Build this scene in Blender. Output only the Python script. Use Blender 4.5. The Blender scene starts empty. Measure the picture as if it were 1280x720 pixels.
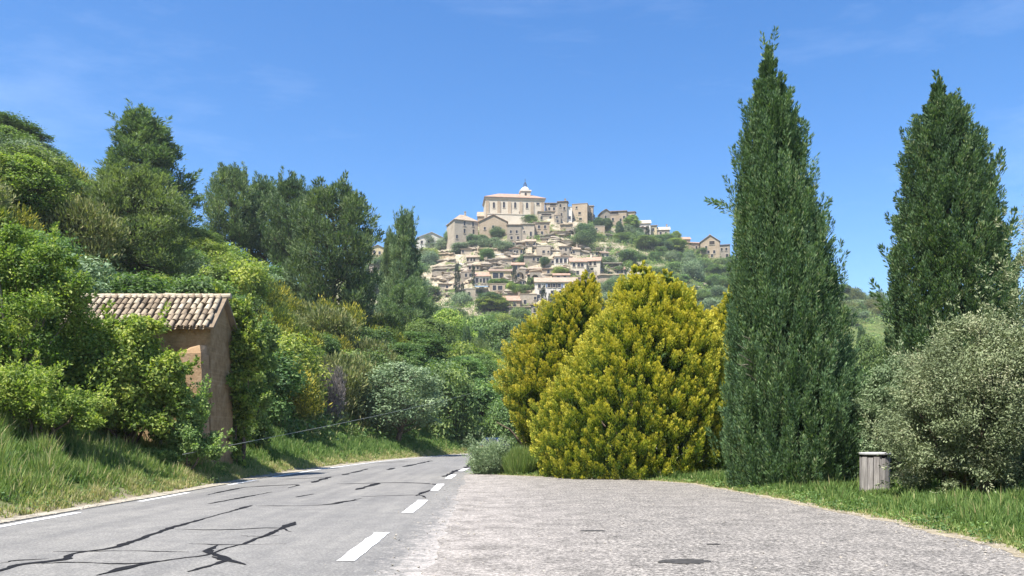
import bpy, bmesh, math, random
import numpy as np
from mathutils import Vector, Matrix

random.seed(11)
RNG = np.random.default_rng(7)
SC = bpy.context.scene
COL = SC.collection
FPX, HOR, EYE = 1000.0, 545.0, 1.6          # focal length in photo pixels, horizon row, eye height
R = math.radians

# ------------------------------------------------------------------ object helpers
def tag(o, label=None, cat=None, group=None, kind=None):
    if label: o['label'] = label
    if cat: o['category'] = cat
    if group: o['group'] = group
    if kind: o['kind'] = kind
    return o

def empty(name, loc, rz=0.0):
    o = bpy.data.objects.new(name, None)
    COL.objects.link(o)
    o.location = loc
    o.rotation_euler = (0, 0, rz)
    o.empty_display_size = 0.2
    return o

def link_mesh(name, me, mat=None, parent=None):
    o = bpy.data.objects.new(name, me)
    COL.objects.link(o)
    if mat is not None and len(me.materials) == 0:
        me.materials.append(mat)
    if parent is not None:
        o.parent = parent
    return o

def children(o):
    return [c for c in COL.objects if c.parent == o]

def copy_thing(root, kids, loc, rz=0.0, scale=(1, 1, 1)):
    r = root.copy()
    COL.objects.link(r)
    r.location = loc
    r.rotation_euler = (0, 0, rz)
    r.scale = scale
    for c in kids:
        n = c.copy()
        COL.objects.link(n)
        n.parent = r
    return r

class MB:
    """collects boxes, tubes and polygons; build() links them as one mesh"""
    def __init__(s):
        s.v, s.f = [], []
    def poly(s, verts, faces):
        b = len(s.v)
        s.v += [tuple(map(float, p)) for p in verts]
        s.f += [tuple(b + i for i in f) for f in faces]
        return s
    def box(s, x0, x1, y0, y1, z0, z1):
        return s.poly([(x0, y0, z0), (x1, y0, z0), (x1, y1, z0), (x0, y1, z0), (x0, y0, z1), (x1, y0, z1), (x1, y1, z1), (x0, y1, z1)],
                      [(0, 3, 2, 1), (4, 5, 6, 7), (0, 1, 5, 4), (1, 2, 6, 5), (2, 3, 7, 6), (3, 0, 4, 7)])
    def tube(s, pts, rad, n=8, cap=True):
        pts = [Vector(p) for p in pts]
        rings, b = [], len(s.v)
        up = Vector((0.13, 0.31, 0.94)).normalized()
        for i, p in enumerate(pts):
            d = (pts[min(i + 1, len(pts) - 1)] - pts[max(i - 1, 0)])
            if d.length < 1e-6: d = Vector((0, 0, 1))
            d.normalize()
            a = d.cross(up if abs(d.dot(up)) < 0.95 else Vector((1, 0, 0))).normalized()
            c = d.cross(a)
            r = rad[i] if hasattr(rad, '__len__') else rad
            for k in range(n):
                t = 2 * math.pi * k / n
                q = p + a * (math.cos(t) * r) + c * (math.sin(t) * r)
                s.v.append((q.x, q.y, q.z))
        for i in range(len(pts) - 1):
            for k in range(n):
                k2 = (k + 1) % n
                s.f.append((b + i * n + k, b + i * n + k2, b + (i + 1) * n + k2, b + (i + 1) * n + k))
        if cap:
            s.f.append(tuple(b + k for k in range(n - 1, -1, -1)))
            s.f.append(tuple(b + (len(pts) - 1) * n + k for k in range(n)))
        return s
    def lathe(s, prof, n=16, cx=0, cy=0):
        b = len(s.v)
        for (r, z) in prof:
            for k in range(n):
                t = 2 * math.pi * k / n
                s.v.append((cx + r * math.cos(t), cy + r * math.sin(t), z))
        for i in range(len(prof) - 1):
            for k in range(n):
                k2 = (k + 1) % n
                s.f.append((b + i * n + k, b + i * n + k2, b + (i + 1) * n + k2, b + (i + 1) * n + k))
        s.f.append(tuple(b + k for k in range(n - 1, -1, -1)))
        s.f.append(tuple(b + (len(prof) - 1) * n + k for k in range(n)))
        return s
    def mesh(s, name, mat=None, smooth=False):
        me = bpy.data.meshes.new(name)
        me.from_pydata(s.v, [], s.f)
        if mat: me.materials.append(mat)
        if smooth:
            me.polygons.foreach_set('use_smooth', [True] * len(me.polygons))
        me.update()
        return me
    def build(s, name, mat, parent=None, smooth=False):
        return link_mesh(name, s.mesh(name, mat, smooth), None, parent)

def np_mesh(name, V, loops, starts, totals, mat=None, tint=None, smooth=False):
    me = bpy.data.meshes.new(name)
    V = np.ascontiguousarray(V, dtype=np.float32)
    me.vertices.add(len(V)); me.vertices.foreach_set('co', V.ravel())
    me.loops.add(len(loops)); me.loops.foreach_set('vertex_index', np.ascontiguousarray(loops, dtype=np.int32))
    me.polygons.add(len(starts))
    me.polygons.foreach_set('loop_start', np.ascontiguousarray(starts, dtype=np.int32))
    me.polygons.foreach_set('loop_total', np.ascontiguousarray(totals, dtype=np.int32))
    me.polygons.foreach_set('use_smooth', np.full(len(starts), bool(smooth)))
    if tint is not None:
        for k, arr in tint.items():
            a = me.attributes.new(k, 'FLOAT', 'POINT')
            a.data.foreach_set('value', np.ascontiguousarray(arr, dtype=np.float32))
    if mat: me.materials.append(mat)
    me.update(calc_edges=True)
    return me

# ------------------------------------------------------------------ materials
def new_mat(name):
    m = bpy.data.materials.new(name)
    m.use_nodes = True
    nt = m.node_tree
    nt.nodes.clear()
    out = nt.nodes.new('ShaderNodeOutputMaterial')
    return m, nt, out

def N(nt, t, **kw):
    n = nt.nodes.new(t)
    for k, v in kw.items():
        if k in n.inputs.keys() if not isinstance(k, int) else False:
            n.inputs[k].default_value = v
        else:
            setattr(n, k, v)
    return n

def ramp(nt, src, stops):
    r = nt.nodes.new('ShaderNodeValToRGB')
    e = r.color_ramp.elements
    while len(e) > 1: e.remove(e[0])
    e[0].position, e[0].color = stops[0][0], (*stops[0][1], 1)
    for p, c in stops[1:]:
        x = e.new(p); x.color = (*c, 1)
    nt.links.new(src, r.inputs[0])
    return r.outputs[0]

def noise(nt, vec, scale, detail=4, rough=0.6, dim='3D'):
    n = nt.nodes.new('ShaderNodeTexNoise')
    n.inputs['Scale'].default_value = scale
    n.inputs['Detail'].default_value = detail
    n.inputs['Roughness'].default_value = rough
    if vec is not None: nt.links.new(vec, n.inputs['Vector'])
    return n.outputs['Fac']

def mix(nt, fac, a, b, mode='MIX'):
    m = nt.nodes.new('ShaderNodeMix')
    m.data_type = 'RGBA'; m.blend_type = mode
    for s, v in ((m.inputs[0], fac), (m.inputs[6], a), (m.inputs[7], b)):
        if hasattr(v, 'is_output'): nt.links.new(v, s)
        elif isinstance(v, (int, float)): s.default_value = v
        else: s.default_value = (*v, 1)
    return m.outputs[2]

def math_n(nt, op, a, b=0.0, clamp=False):
    m = nt.nodes.new('ShaderNodeMath'); m.operation = op; m.use_clamp = clamp
    for s, v in ((m.inputs[0], a), (m.inputs[1], b)):
        if hasattr(v, 'is_output'): nt.links.new(v, s)
        else: s.default_value = v
    return m.outputs[0]

def principled(nt, out, color, rough=0.85, spec=0.3, bump=None, bump_d=0.02, bump_s=0.6):
    p = nt.nodes.new('ShaderNodeBsdfPrincipled')
    if hasattr(color, 'is_output'): nt.links.new(color, p.inputs['Base Color'])
    else: p.inputs['Base Color'].default_value = (*color, 1)
    p.inputs['Roughness'].default_value = rough
    p.inputs['Specular IOR Level'].default_value = spec
    if bump is not None:
        b = nt.nodes.new('ShaderNodeBump')
        b.inputs['Distance'].default_value = bump_d
        b.inputs['Strength'].default_value = bump_s
        nt.links.new(bump, b.inputs['Height'])
        nt.links.new(b.outputs[0], p.inputs['Normal'])
    nt.links.new(p.outputs[0], out.inputs[0])
    return p

def objcoord(nt, kind='Object'):
    return nt.nodes.new('ShaderNodeTexCoord').outputs[kind]

def leaf_mat(name, stops, trans=0.3, var=0.14, hue=0.02, rough=0.55, spec=0.25, tcol=(1.0, 1.15, 0.45)):
    m, nt, out = new_mat(name)
    at = nt.nodes.new('ShaderNodeAttribute'); at.attribute_name = 'tint'
    c = ramp(nt, at.outputs['Fac'], stops)
    oi = nt.nodes.new('ShaderNodeObjectInfo')
    hs = nt.nodes.new('ShaderNodeHueSaturation')
    mr = nt.nodes.new('ShaderNodeMapRange')
    nt.links.new(oi.outputs['Random'], mr.inputs[0])
    mr.inputs[3].default_value, mr.inputs[4].default_value = 1 - var, 1 + var
    nt.links.new(mr.outputs[0], hs.inputs['Value'])
    r2 = math_n(nt, 'FRACT', math_n(nt, 'MULTIPLY', oi.outputs['Random'], 37.7))
    mh = nt.nodes.new('ShaderNodeMapRange')
    nt.links.new(r2, mh.inputs[0])
    mh.inputs[3].default_value, mh.inputs[4].default_value = 0.5 - hue, 0.5 + hue
    nt.links.new(mh.outputs[0], hs.inputs['Hue'])
    nt.links.new(c, hs.inputs['Color'])
    p = principled(nt, out, hs.outputs[0], rough, spec)
    t = nt.nodes.new('ShaderNodeBsdfTranslucent')
    nt.links.new(mix(nt, 1.0, hs.outputs[0], tcol, 'MULTIPLY'), t.inputs['Color'])
    ms = nt.nodes.new('ShaderNodeMixShader')
    ms.inputs[0].default_value = trans
    nt.links.new(p.outputs[0], ms.inputs[1]); nt.links.new(t.outputs[0], ms.inputs[2])
    nt.links.new(ms.outputs[0], out.inputs[0])
    return m

def stone_mat(name, c1, c2, c3, scale=0.6, brick=None, bump_d=0.03, objvar=0.1):
    m, nt, out = new_mat(name)
    co = objcoord(nt)
    n1 = noise(nt, co, scale, 6, 0.65)
    n2 = noise(nt, co, scale * 7, 4, 0.7)
    c = ramp(nt, n1, [(0.3, c1), (0.5, c2), (0.72, c3)])
    c = mix(nt, math_n(nt, 'MULTIPLY', n2, 0.55), c, tuple(x * 0.55 for x in c1), 'MIX')
    if brick:
        mp = nt.nodes.new('ShaderNodeMapping'); mp.inputs['Rotation'].default_value = (R(90), 0, 0)
        nt.links.new(co, mp.inputs['Vector'])
        b = nt.nodes.new('ShaderNodeTexBrick')
        b.inputs['Scale'].default_value = brick
        b.inputs['Mortar Size'].default_value = 0.025
        b.inputs['Color1'].default_value = (1, 1, 1, 1); b.inputs['Color2'].default_value = (0.72, 0.7, 0.68, 1)
        b.inputs['Mortar'].default_value = (0.8, 0.78, 0.74, 1)
        nt.links.new(mp.outputs[0], b.inputs['Vector'])
        c = mix(nt, 0.7, c, b.outputs['Color'], 'MULTIPLY')
    oi = nt.nodes.new('ShaderNodeObjectInfo')
    hs = nt.nodes.new('ShaderNodeHueSaturation')
    mr = nt.nodes.new('ShaderNodeMapRange')
    nt.links.new(oi.outputs['Random'], mr.inputs[0])
    mr.inputs[3].default_value, mr.inputs[4].default_value = 1 - objvar, 1 + objvar
    nt.links.new(mr.outputs[0], hs.inputs['Value']); nt.links.new(c, hs.inputs['Color'])
    principled(nt, out, hs.outputs[0], 0.92, 0.15, n2, bump_d)
    return m

def plain_mat(name, c, rough=0.7, spec=0.3, var=0.25, scale=6, metal=0):
    m, nt, out = new_mat(name)
    n = noise(nt, objcoord(nt), scale, 5, 0.65)
    col = ramp(nt, n, [(0.3, tuple(x * (1 - var) for x in c)), (0.7, tuple(min(1, x * (1 + var)) for x in c))])
    p = principled(nt, out, col, rough, spec, n, 0.004)
    p.inputs['Metallic'].default_value = metal
    return m

# ------------------------------------------------------------------ leaves
def unit(a):
    return a / np.maximum(np.linalg.norm(a, axis=-1, keepdims=True), 1e-9)

def leaves(P, U, Nrm, L, W, tint, fold=0.15):
    """diamond shaped leaf / spray cards: base P, axis U, face normal Nrm"""
    n = len(P)
    L = np.broadcast_to(np.asarray(L, float), (n,))[:, None]
    W = np.broadcast_to(np.asarray(W, float), (n,))[:, None]
    U = unit(U)
    S = unit(np.cross(U, Nrm))
    Nn = np.cross(S, U)
    mid = P + U * L * 0.5
    V = np.stack([P, mid + S * W * 0.5 + Nn * W * fold, P + U * L, mid - S * W * 0.5 + Nn * W * fold], axis=1)
    return V.reshape(-1, 3), np.repeat(tint, 4)

def leaf_mesh(name, parts, mat):
    V = np.concatenate([p[0] for p in parts]); T = np.concatenate([p[1] for p in parts])
    n = len(V) // 4
    return np_mesh(name, V, np.arange(n * 4), np.arange(n) * 4, np.full(n, 4), mat, {'tint': np.clip(T, 0, 1)})

def rand_dirs(n, rng=RNG):
    return unit(rng.normal(size=(n, 3)))

def blob_leaves(C, Rad, per, L, W, broad=True, up=0.35, out=0.7, rnd=0.6, shell=0.55, rng=RNG, tint0=0.5, tvar=0.22, tcl=0.18):
    """leaves through ellipsoid clumps C (n,3) with radii Rad (n,3)"""
    n = len(C)
    k = n * per
    d = rand_dirs(k, rng)
    rr = shell + (1 - shell) * rng.random(k) ** 0.7
    f1 = rng.normal(size=(n, 3)) * 2.2; p1 = rng.random(n) * 6.28
    lump = np.sin((d * np.repeat(f1, per, axis=0)).sum(1) + np.repeat(p1, per))
    rr *= 1 + 0.16 * rng.normal(size=k) + 0.20 * lump
    spr = rng.random(k) < 0.10                       # sprigs that stand out of the clump
    rr = np.where(spr, 1.0 + 0.45 * rng.random(k), rr)
    d = np.where(spr[:, None], unit(d + np.array([0, 0, 0.5])), d)
    Cc = np.repeat(C, per, axis=0); Rr = np.repeat(Rad, per, axis=0)
    P = Cc + d * Rr * rr[:, None]
    upv = np.array([0, 0, 1.0])
    base = unit(d * out + upv * up + rand_dirs(k, rng) * rnd)
    if broad:
        Nn = base
        U = unit(np.cross(Nn, rand_dirs(k, rng)))
        U[:, 2] -= 0.15
    else:
        U = base
        Nn = rand_dirs(k, rng)
    t = tint0 + tvar * rng.normal(size=k) + np.repeat(tcl * rng.normal(size=n), per)
    s = 0.7 + 0.6 * rng.random(k)
    return leaves(P, U, Nn, L * s, W * s, t)

def plume_leaves(B, D, length, rad, per, L, W, rng=RNG, spread=0.5, tip=0.0, tint0=0.5, tvar=0.15, flat=0.0):
    """flame shaped shoots: bases B, axes D, cards along each"""
    n = len(B); k = n * per
    D = unit(D)
    a = unit(np.cross(D, rand_dirs(n, rng))); b = np.cross(D, a)
    t = rng.random(k) ** 0.8
    ang = rng.random(k) * 2 * np.pi
    Dr, ar, br = (np.repeat(z, per, axis=0) for z in (D, a, b))
    ln = np.repeat(np.broadcast_to(length, (n,)), per); rd = np.repeat(np.broadcast_to(rad, (n,)), per)
    prof = np.sin(np.pi * np.clip(0.12 + 0.86 * t, 0, 1)) ** 0.8 * (1 - 0.45 * t)
    rad_ = rd * prof * np.sqrt(rng.random(k))
    off = ar * (np.cos(ang) * rad_)[:, None] + br * (np.sin(ang) * rad_ * (1 - flat))[:, None]
    P = np.repeat(B, per, axis=0) + Dr * (ln * t)[:, None] + off
    U = unit(Dr + spread * unit(off + 1e-6) + 0.35 * rand_dirs(k, rng))
    Nn = rand_dirs(k, rng)
    tt = tint0 + tip * (t - 0.5) + tvar * rng.normal(size=k) + np.repeat(0.12 * rng.normal(size=n), per)
    s = 0.7 + 0.6 * rng.random(k)
    return leaves(P, U, Nn, L * s, W * s, tt)
# ------------------------------------------------------------------ the lie of the land
def catmull(pts, per=16):
    P = np.array(pts, float)
    P = np.vstack([2 * P[0] - P[1], P, 2 * P[-1] - P[-2]])
    out = []
    for i in range(1, len(P) - 2):
        t = np.linspace(0, 1, per, endpoint=False)[:, None]
        p0, p1, p2, p3 = P[i - 1:i + 3]
        out.append(0.5 * ((2 * p1) + (-p0 + p2) * t + (2 * p0 - 5 * p1 + 4 * p2 - p3) * t ** 2 + (-p0 + 3 * p1 - 3 * p2 + p3) * t ** 3))
    out.append(P[-2:-1])
    return np.vstack(out)

ROAD_L = catmull([(-8.9, -40), (-9.0, 0), (-9.25, 14), (-9.35, 22), (-9.55, 30), (-9.35, 40), (-8.2, 52), (-6.3, 62), (-3.6, 72.5), (1, 83), (8, 94), (20, 107), (40, 122), (75, 140), (130, 160), (260, 190)])
ROAD_R = catmull([(-2.1, -40), (-2.1, 0), (-2.15, 14), (-2.25, 22), (-2.4, 30), (-2.2, 40), (-1.2, 50), (0.4, 59), (2.8, 68.5), (6.8, 78), (13, 88), (24, 99.5), (43, 114), (77, 132), (132, 152), (262, 182)])

def dist_left(x, y):
    """signed distance from the road's left edge, positive uphill"""
    x = np.asarray(x, float); y = np.asarray(y, float)
    sh = x.shape
    x = x.ravel(); y = y.ravel()
    res = np.empty(len(x))
    T = np.gradient(ROAD_L, axis=0)
    for s in range(0, len(x), 20000):
        dx = x[s:s + 20000, None] - ROAD_L[None, :, 0]; dy = y[s:s + 20000, None] - ROAD_L[None, :, 1]
        q = dx * dx + dy * dy
        i = q.argmin(1)
        j = np.arange(len(i))
        d = np.sqrt(q[j, i])
        t = unit(T[i])
        cr = t[:, 0] * dy[j, i] - t[:, 1] * dx[j, i]
        res[s:s + 20000] = np.where(np.abs(cr) > 1e-9, np.sign(cr), 1) * np.where(d < 3, np.abs(cr), d)
    return res.reshape(sh)

def sstep(a, b, x):
    t = np.clip((x - a) / (b - a), 0, 1)
    return t * t * (3 - 2 * t)

def wob(x, y, s, seed=0):
    r = np.random.default_rng(100 + seed)
    z = 0
    for k in range(7):
        a = r.random() * 6.28; f = (0.6 + 1.3 * r.random()) / s; ph = r.random() * 6.28
        z = z + np.sin((x * math.cos(a) + y * math.sin(a)) * f * 6.28 + ph)
    return z / 3.5

SKY_P = [-600, 100, 380, 440, 470, 520, 560, 600, 640, 690, 720, 750, 790, 820, 850, 900, 915, 980, 1050, 1110, 1280, 1700]
SKY_Y = [480, 430, 360, 343, 332, 314, 302, 284, 277, 268, 274, 279, 288, 296, 306, 322, 327, 346, 371, 386, 405, 470]
Y_CREST, Y_FOOT = 420.0, 225.0

def ground_z(x, y):
    x = np.asarray(x, float); y = np.asarray(y, float)
    d = dist_left(x, y)
    bank = np.where(d < 0.4, 0, np.where(d < 3.6, 0.36 * (d - 0.4), 1.15 + 0.7 * (d - 3.6)))
    bank = bank + sstep(4, 14, d) * 0.9 * wob(x, y, 14, 1) + sstep(0.5, 3, d) * 0.12 * wob(x, y, 3.0, 2)
    u = np.maximum(0, -x - 5)
    capz = 8 + 0.25 * u + 0.0045 * u * u - 5 * sstep(10, 60, x)
    k = 5.0
    h = np.clip(0.5 + 0.5 * (capz - bank) / k, 0, 1)
    near = capz * (1 - h) + bank * h - k * h * (1 - h)
    near = np.where(d > 0.4, np.maximum(near, 0) * (1 - 0.85 * sstep(105, 190, y)), 0)
    # gentle rise on the right beyond the layby
    right = np.where(d < -8, 0.09 * np.clip((-d - 14), 0, 100) ** 0.7 * 0.3, 0) * sstep(6.8, 12, x)
    flat = np.where(d > 0, near, right)
    p = 640 + x / 0.42
    zr = EYE + 0.42 * (HOR - np.interp(p, SKY_P, SKY_Y))
    t = np.clip((y - Y_FOOT) / (Y_CREST - Y_FOOT), 0, 1)
    zv = 3 + (zr - 3) * t ** 0.95
    per = 7.0
    inv = sstep(-75, -40, x) * (1 - sstep(50, 75, x)) * sstep(0.25, 0.45, t)
    ph = zv / per + 0.25 * wob(x, y, 60, 4)
    zv = zv + inv * per * 0.16 * np.sin(2 * np.pi * ph) + (1.4 * wob(x, y, 38, 3) + 0.6 * wob(x, y, 13, 5)) * sstep(0.02, 0.2, t) * (1 - 0.75 * sstep(.9, 1, t))
    zv = np.where(y > Y_CREST, zr - 0.12 * (y - Y_CREST), zv)
    zv = np.maximum(zv, -20)
    return np.where(y > Y_FOOT - 40, np.maximum(flat, zv * sstep(Y_FOOT - 40, Y_FOOT, y)), flat)

def gz(x, y):
    return float(ground_z(np.array([x]), np.array([y]))[0])

def px2x(px, Y):
    return (px - 640.0) / FPX * Y

def top2z(py, Y):
    return EYE + (HOR - py) / FPX * Y

def ray_ground(px, py, y0=8.0, y1=Y_CREST + 4):
    """where the sight line through this point of the photo meets the land"""
    Y = np.concatenate([np.arange(y0, 60, 0.1), np.arange(60, y1, 0.4)])
    Y = Y[(Y >= y0) & (Y <= y1)]
    g = ground_z(px2x(px, Y), Y) - top2z(py, Y)
    i = np.argmax(g > 0)
    if not (g > 0).any():
        i = len(Y) - 1
    return float(px2x(px, Y[i])), float(Y[i])
# ------------------------------------------------------------------ camera, sky, sun
cam_d = bpy.data.cameras.new('camera')
cam = bpy.data.objects.new('camera', cam_d)
COL.objects.link(cam)
cam.location = (0, 0, EYE)
cam.rotation_euler = (R(90), 0, 0)
cam_d.sensor_width = 36
cam_d.lens = 36 * FPX / 1280
cam_d.shift_y = (HOR - 360) / 1280
cam_d.clip_end = 6000
SC.camera = cam

SUN_EL, SUN_DIR = R(62), Vector((-0.64, -0.77, 0)).normalized()
sd = Vector((SUN_DIR.x * math.cos(SUN_EL), SUN_DIR.y * math.cos(SUN_EL), math.sin(SUN_EL)))
sun_d = bpy.data.lights.new('sun', 'SUN')
sun_d.energy = 4.9; sun_d.angle = R(0.53); sun_d.color = (1.0, 0.955, 0.88)
sun = bpy.data.objects.new('sun', sun_d)
COL.objects.link(sun)
sun.rotation_euler = sd.to_track_quat('Z', 'Y').to_euler()
sun.location = (-60, -30, 120)

w = bpy.data.worlds.new('World')
SC.world = w
w.use_nodes = True
nt = w.node_tree
bg = nt.nodes['Background']
sky = nt.nodes.new('ShaderNodeTexSky')
sky.sky_type = 'NISHITA'; sky.sun_disc = False
sky.sun_elevation = SUN_EL
sky.sun_rotation = math.atan2(sd.x, sd.y)
sky.altitude = 200; sky.air_density = 1.0; sky.dust_density = 0.7; sky.ozone_density = 2.2
tc = nt.nodes.new('ShaderNodeTexCoord')
mp = nt.nodes.new('ShaderNodeMapping')
mp.inputs['Rotation'].default_value = (0.2, 0.5, 0.35)
mp.inputs['Scale'].default_value = (1.2, 5.0, 9.0)
nt.links.new(tc.outputs['Generated'], mp.inputs['Vector'])
cir = noise(nt, mp.outputs[0], 1.3, 7, 0.62)
cf = ramp(nt, cir, [(0.52, (0, 0, 0)), (0.85, (1, 1, 1))])
cfac = math_n(nt, 'MULTIPLY', cf, 0.10)
hs = nt.nodes.new('ShaderNodeHueSaturation')
hs.inputs['Saturation'].default_value = 1.34; hs.inputs['Hue'].default_value = 0.505; hs.inputs['Value'].default_value = 0.89
nt.links.new(sky.outputs[0], hs.inputs['Color'])
nt.links.new(mix(nt, cfac, hs.outputs[0], (8.5, 9.0, 9.6)), bg.inputs['Color'])
bg.inputs['Strength'].default_value = 0.115

vs = SC.view_settings
SC.display_settings.display_device = 'sRGB'
vs.view_transform = 'Standard'; vs.look = 'None'; vs.gamma = 1.0; vs.exposure = 1.2; vs.use_curve_mapping = False
SC.cycles.use_denoising = True
SC.cycles.max_bounces = 6; SC.cycles.diffuse_bounces = 4; SC.cycles.transmission_bounces = 3
SC.cycles.transparent_max_bounces = 4

# ------------------------------------------------------------------ ground sheet
def build_ground():
    ang = np.concatenate([np.linspace(-180, -62, 40, endpoint=False), np.linspace(-62, 62, 420, endpoint=False), np.linspace(62, 180, 40, endpoint=False)])
    ang = np.radians(ang)
    rad = np.concatenate([np.geomspace(1.5, 90, 150, endpoint=False), np.linspace(90, 440, 150, endpoint=False), np.geomspace(440, 3000, 14)])
    A, Rr = np.meshgrid(ang, rad)
    x = (np.sin(A) * Rr).ravel(); y = (np.cos(A) * Rr).ravel()
    z = ground_z(x, y)
    d = dist_left(x, y)
    z = np.where(d > 0.4, z, z - 0.035)
    nA, nR = len(ang), len(rad)
    V = np.column_stack([x, y, z])
    V = np.vstack([V, [[0, 0, -0.035]]])
    i, j = np.meshgrid(np.arange(nR - 1), np.arange(nA), indexing='ij')
    j2 = (j + 1) % nA
    Q = np.stack([i * nA + j, (i + 1) * nA + j, (i + 1) * nA + j2, i * nA + j2], -1).reshape(-1, 4)[:, ::-1]
    jj = np.arange(nA)
    Tt = np.stack([jj, (jj + 1) % nA, np.full(nA, nR * nA)], -1)[:, ::-1]
    loops = np.concatenate([Q.ravel(), Tt.ravel()])
    starts = np.concatenate([np.arange(len(Q)) * 4, len(Q) * 4 + np.arange(nA) * 3])
    tot = np.concatenate([np.full(len(Q), 4), np.full(nA, 3)])
    soil = 1 - sstep(0.5, 1.3, d)
    soil = np.where(d < -6.5, np.where(x > 0, 0.25, 0.6), soil)
    soil = np.append(soil, 0.6)
    t = (y - Y_FOOT) / (Y_CREST - Y_FOOT)
    rock = sstep(0.25, 0.42, t) * sstep(-95, -70, x) * (1 - sstep(48, 70, x - 60 * np.clip(t - 0.6, 0, 1)))
    rock = np.append(rock, 0)
    me = np_mesh('ground', V, loops, starts, tot, None, {'soil': soil, 'rock': rock}, smooth=True)
    m, nt, out = new_mat('ground_cover')
    co = objcoord(nt)
    n1 = noise(nt, co, 0.12, 6, 0.65); n2 = noise(nt, co, 2.2, 6, 0.7)
    g = ramp(nt, n1, [(0.32, (0.055, 0.085, 0.022)), (0.5, (0.085, 0.13, 0.03)), (0.68, (0.14, 0.15, 0.05))])
    g = mix(nt, math_n(nt, 'MULTIPLY', n2, 0.6), g, (0.10, 0.10, 0.045))
    s = ramp(nt, n2, [(0.3, (0.16, 0.13, 0.09)), (0.7, (0.30, 0.26, 0.19))])
    a1 = nt.nodes.new('ShaderNodeAttribute'); a1.attribute_name = 'soil'
    a2 = nt.nodes.new('ShaderNodeAttribute'); a2.attribute_name = 'rock'
    rk = ramp(nt, noise(nt, co, 0.35, 7, 0.7), [(0.3, (0.18, 0.15, 0.10)), (0.5, (0.30, 0.255, 0.185)), (0.7, (0.46, 0.41, 0.32))])
    veg = ramp(nt, noise(nt, co, 0.09, 5, 0.6), [(0.53, (0, 0, 0)), (0.6, (1, 1, 1))])
    rk = mix(nt, veg, rk, (0.12, 0.13, 0.055))
    c = mix(nt, a1.outputs['Fac'], g, s)
    c = mix(nt, a2.outputs['Fac'], c, rk)
    principled(nt, out, c, 0.95, 0.1, n2, 0.06)
    o = link_mesh('ground', me, m)
    tag(o, 'grassy ground, hillside and village hill', None, None, 'structure')
build_ground()

# ------------------------------------------------------------------ road and layby
def strip_mesh(name, A, B, nx, mat, z=0.0, skirt=0.12, attr=None):
    """sheet between two edge polylines (same count) with a skirt down both sides"""
    n = len(A)
    u = np.linspace(0, 1, nx)
    P = A[:, None, :] * (1 - u[None, :, None]) + B[:, None, :] * u[None, :, None]
    Zs = np.full((n, nx, 1), z)
    V = np.concatenate([P, Zs], 2)
    L = np.concatenate([A, np.full((n, 1), z - skirt)], 1)[:, None, :]
    Rg = np.concatenate([B, np.full((n, 1), z - skirt)], 1)[:, None, :]
    V = np.concatenate([L, V, Rg], 1)
    m = nx + 2
    i, j = np.meshgrid(np.arange(n - 1), np.arange(m - 1), indexing='ij')
    Q = np.stack([i * m + j, i * m + j + 1, (i + 1) * m + j + 1, (i + 1) * m + j], -1).reshape(-1, 4)
    me = np_mesh(name, V.reshape(-1, 3), Q.ravel(), np.arange(len(Q)) * 4, np.full(len(Q), 4), mat)
    return link_mesh(name, me)

def asphalt_mat():
    m, nt, out = new_mat('worn_asphalt')
    co = objcoord(nt)
    big = noise(nt, co, 0.22, 5, 0.6); mid = noise(nt, co, 2.5, 6, 0.7); fine = noise(nt, co, 24, 5, 0.85)
    mp = nt.nodes.new('ShaderNodeMapping'); mp.inputs['Scale'].default_value = (1.6, 0.06, 1)
    nt.links.new(co, mp.inputs['Vector'])
    tr = noise(nt, mp.outputs[0], 1.0, 4, 0.6)
    c = ramp(nt, fine, [(0.33, (0.10, 0.098, 0.094)), (0.5, (0.19, 0.186, 0.178)), (0.68, (0.34, 0.33, 0.31))])
    c = mix(nt, 0.8, c, ramp(nt, mid, [(0.3, (0.70, 0.70, 0.71)), (0.7, (1.12, 1.11, 1.09))]), 'MULTIPLY')
    c = mix(nt, 0.8, c, ramp(nt, tr, [(0.35, (0.80, 0.80, 0.81)), (0.65, (1.12, 1.11, 1.09))]), 'MULTIPLY')
    c = mix(nt, 0.7, c, ramp(nt, big, [(0.35, (0.85, 0.85, 0.86)), (0.65, (1.1, 1.09, 1.07))]), 'MULTIPLY')
    # pale chippings carried from the layby onto the road
    sx = nt.nodes.new('ShaderNodeSeparateXYZ'); nt.links.new(co, sx.inputs[0])
    mr = nt.nodes.new('ShaderNodeMapRange'); nt.links.new(sx.outputs[0], mr.inputs[0])
    mr.inputs[1].default_value, mr.inputs[2].default_value = -2.3, -0.9
    e = math_n(nt, 'ADD', mr.outputs[0], math_n(nt, 'MULTIPLY', math_n(nt, 'SUBTRACT', noise(nt, co, 5, 7, 0.8), 0.5), 2.6))
    near = nt.nodes.new('ShaderNodeMapRange'); nt.links.new(sx.outputs[1], near.inputs[0])
    near.inputs[1].default_value, near.inputs[2].default_value, near.inputs[3].default_value, near.inputs[4].default_value = 30, 38, 1, 0
    ee = ramp(nt, e, [(0.5, (0, 0, 0)), (0.95, (1, 1, 1))])
    c = mix(nt, math_n(nt, 'MULTIPLY', math_n(nt, 'MULTIPLY', ee, near.outputs[0]), 0.75), c, ramp(nt, fine, [(0.32, (0.16, 0.145, 0.135)), (0.66, (0.58, 0.53, 0.49))]))
    principled(nt, out, c, 0.85, 0.3, fine, 0.006, 0.8)
    return m

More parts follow.
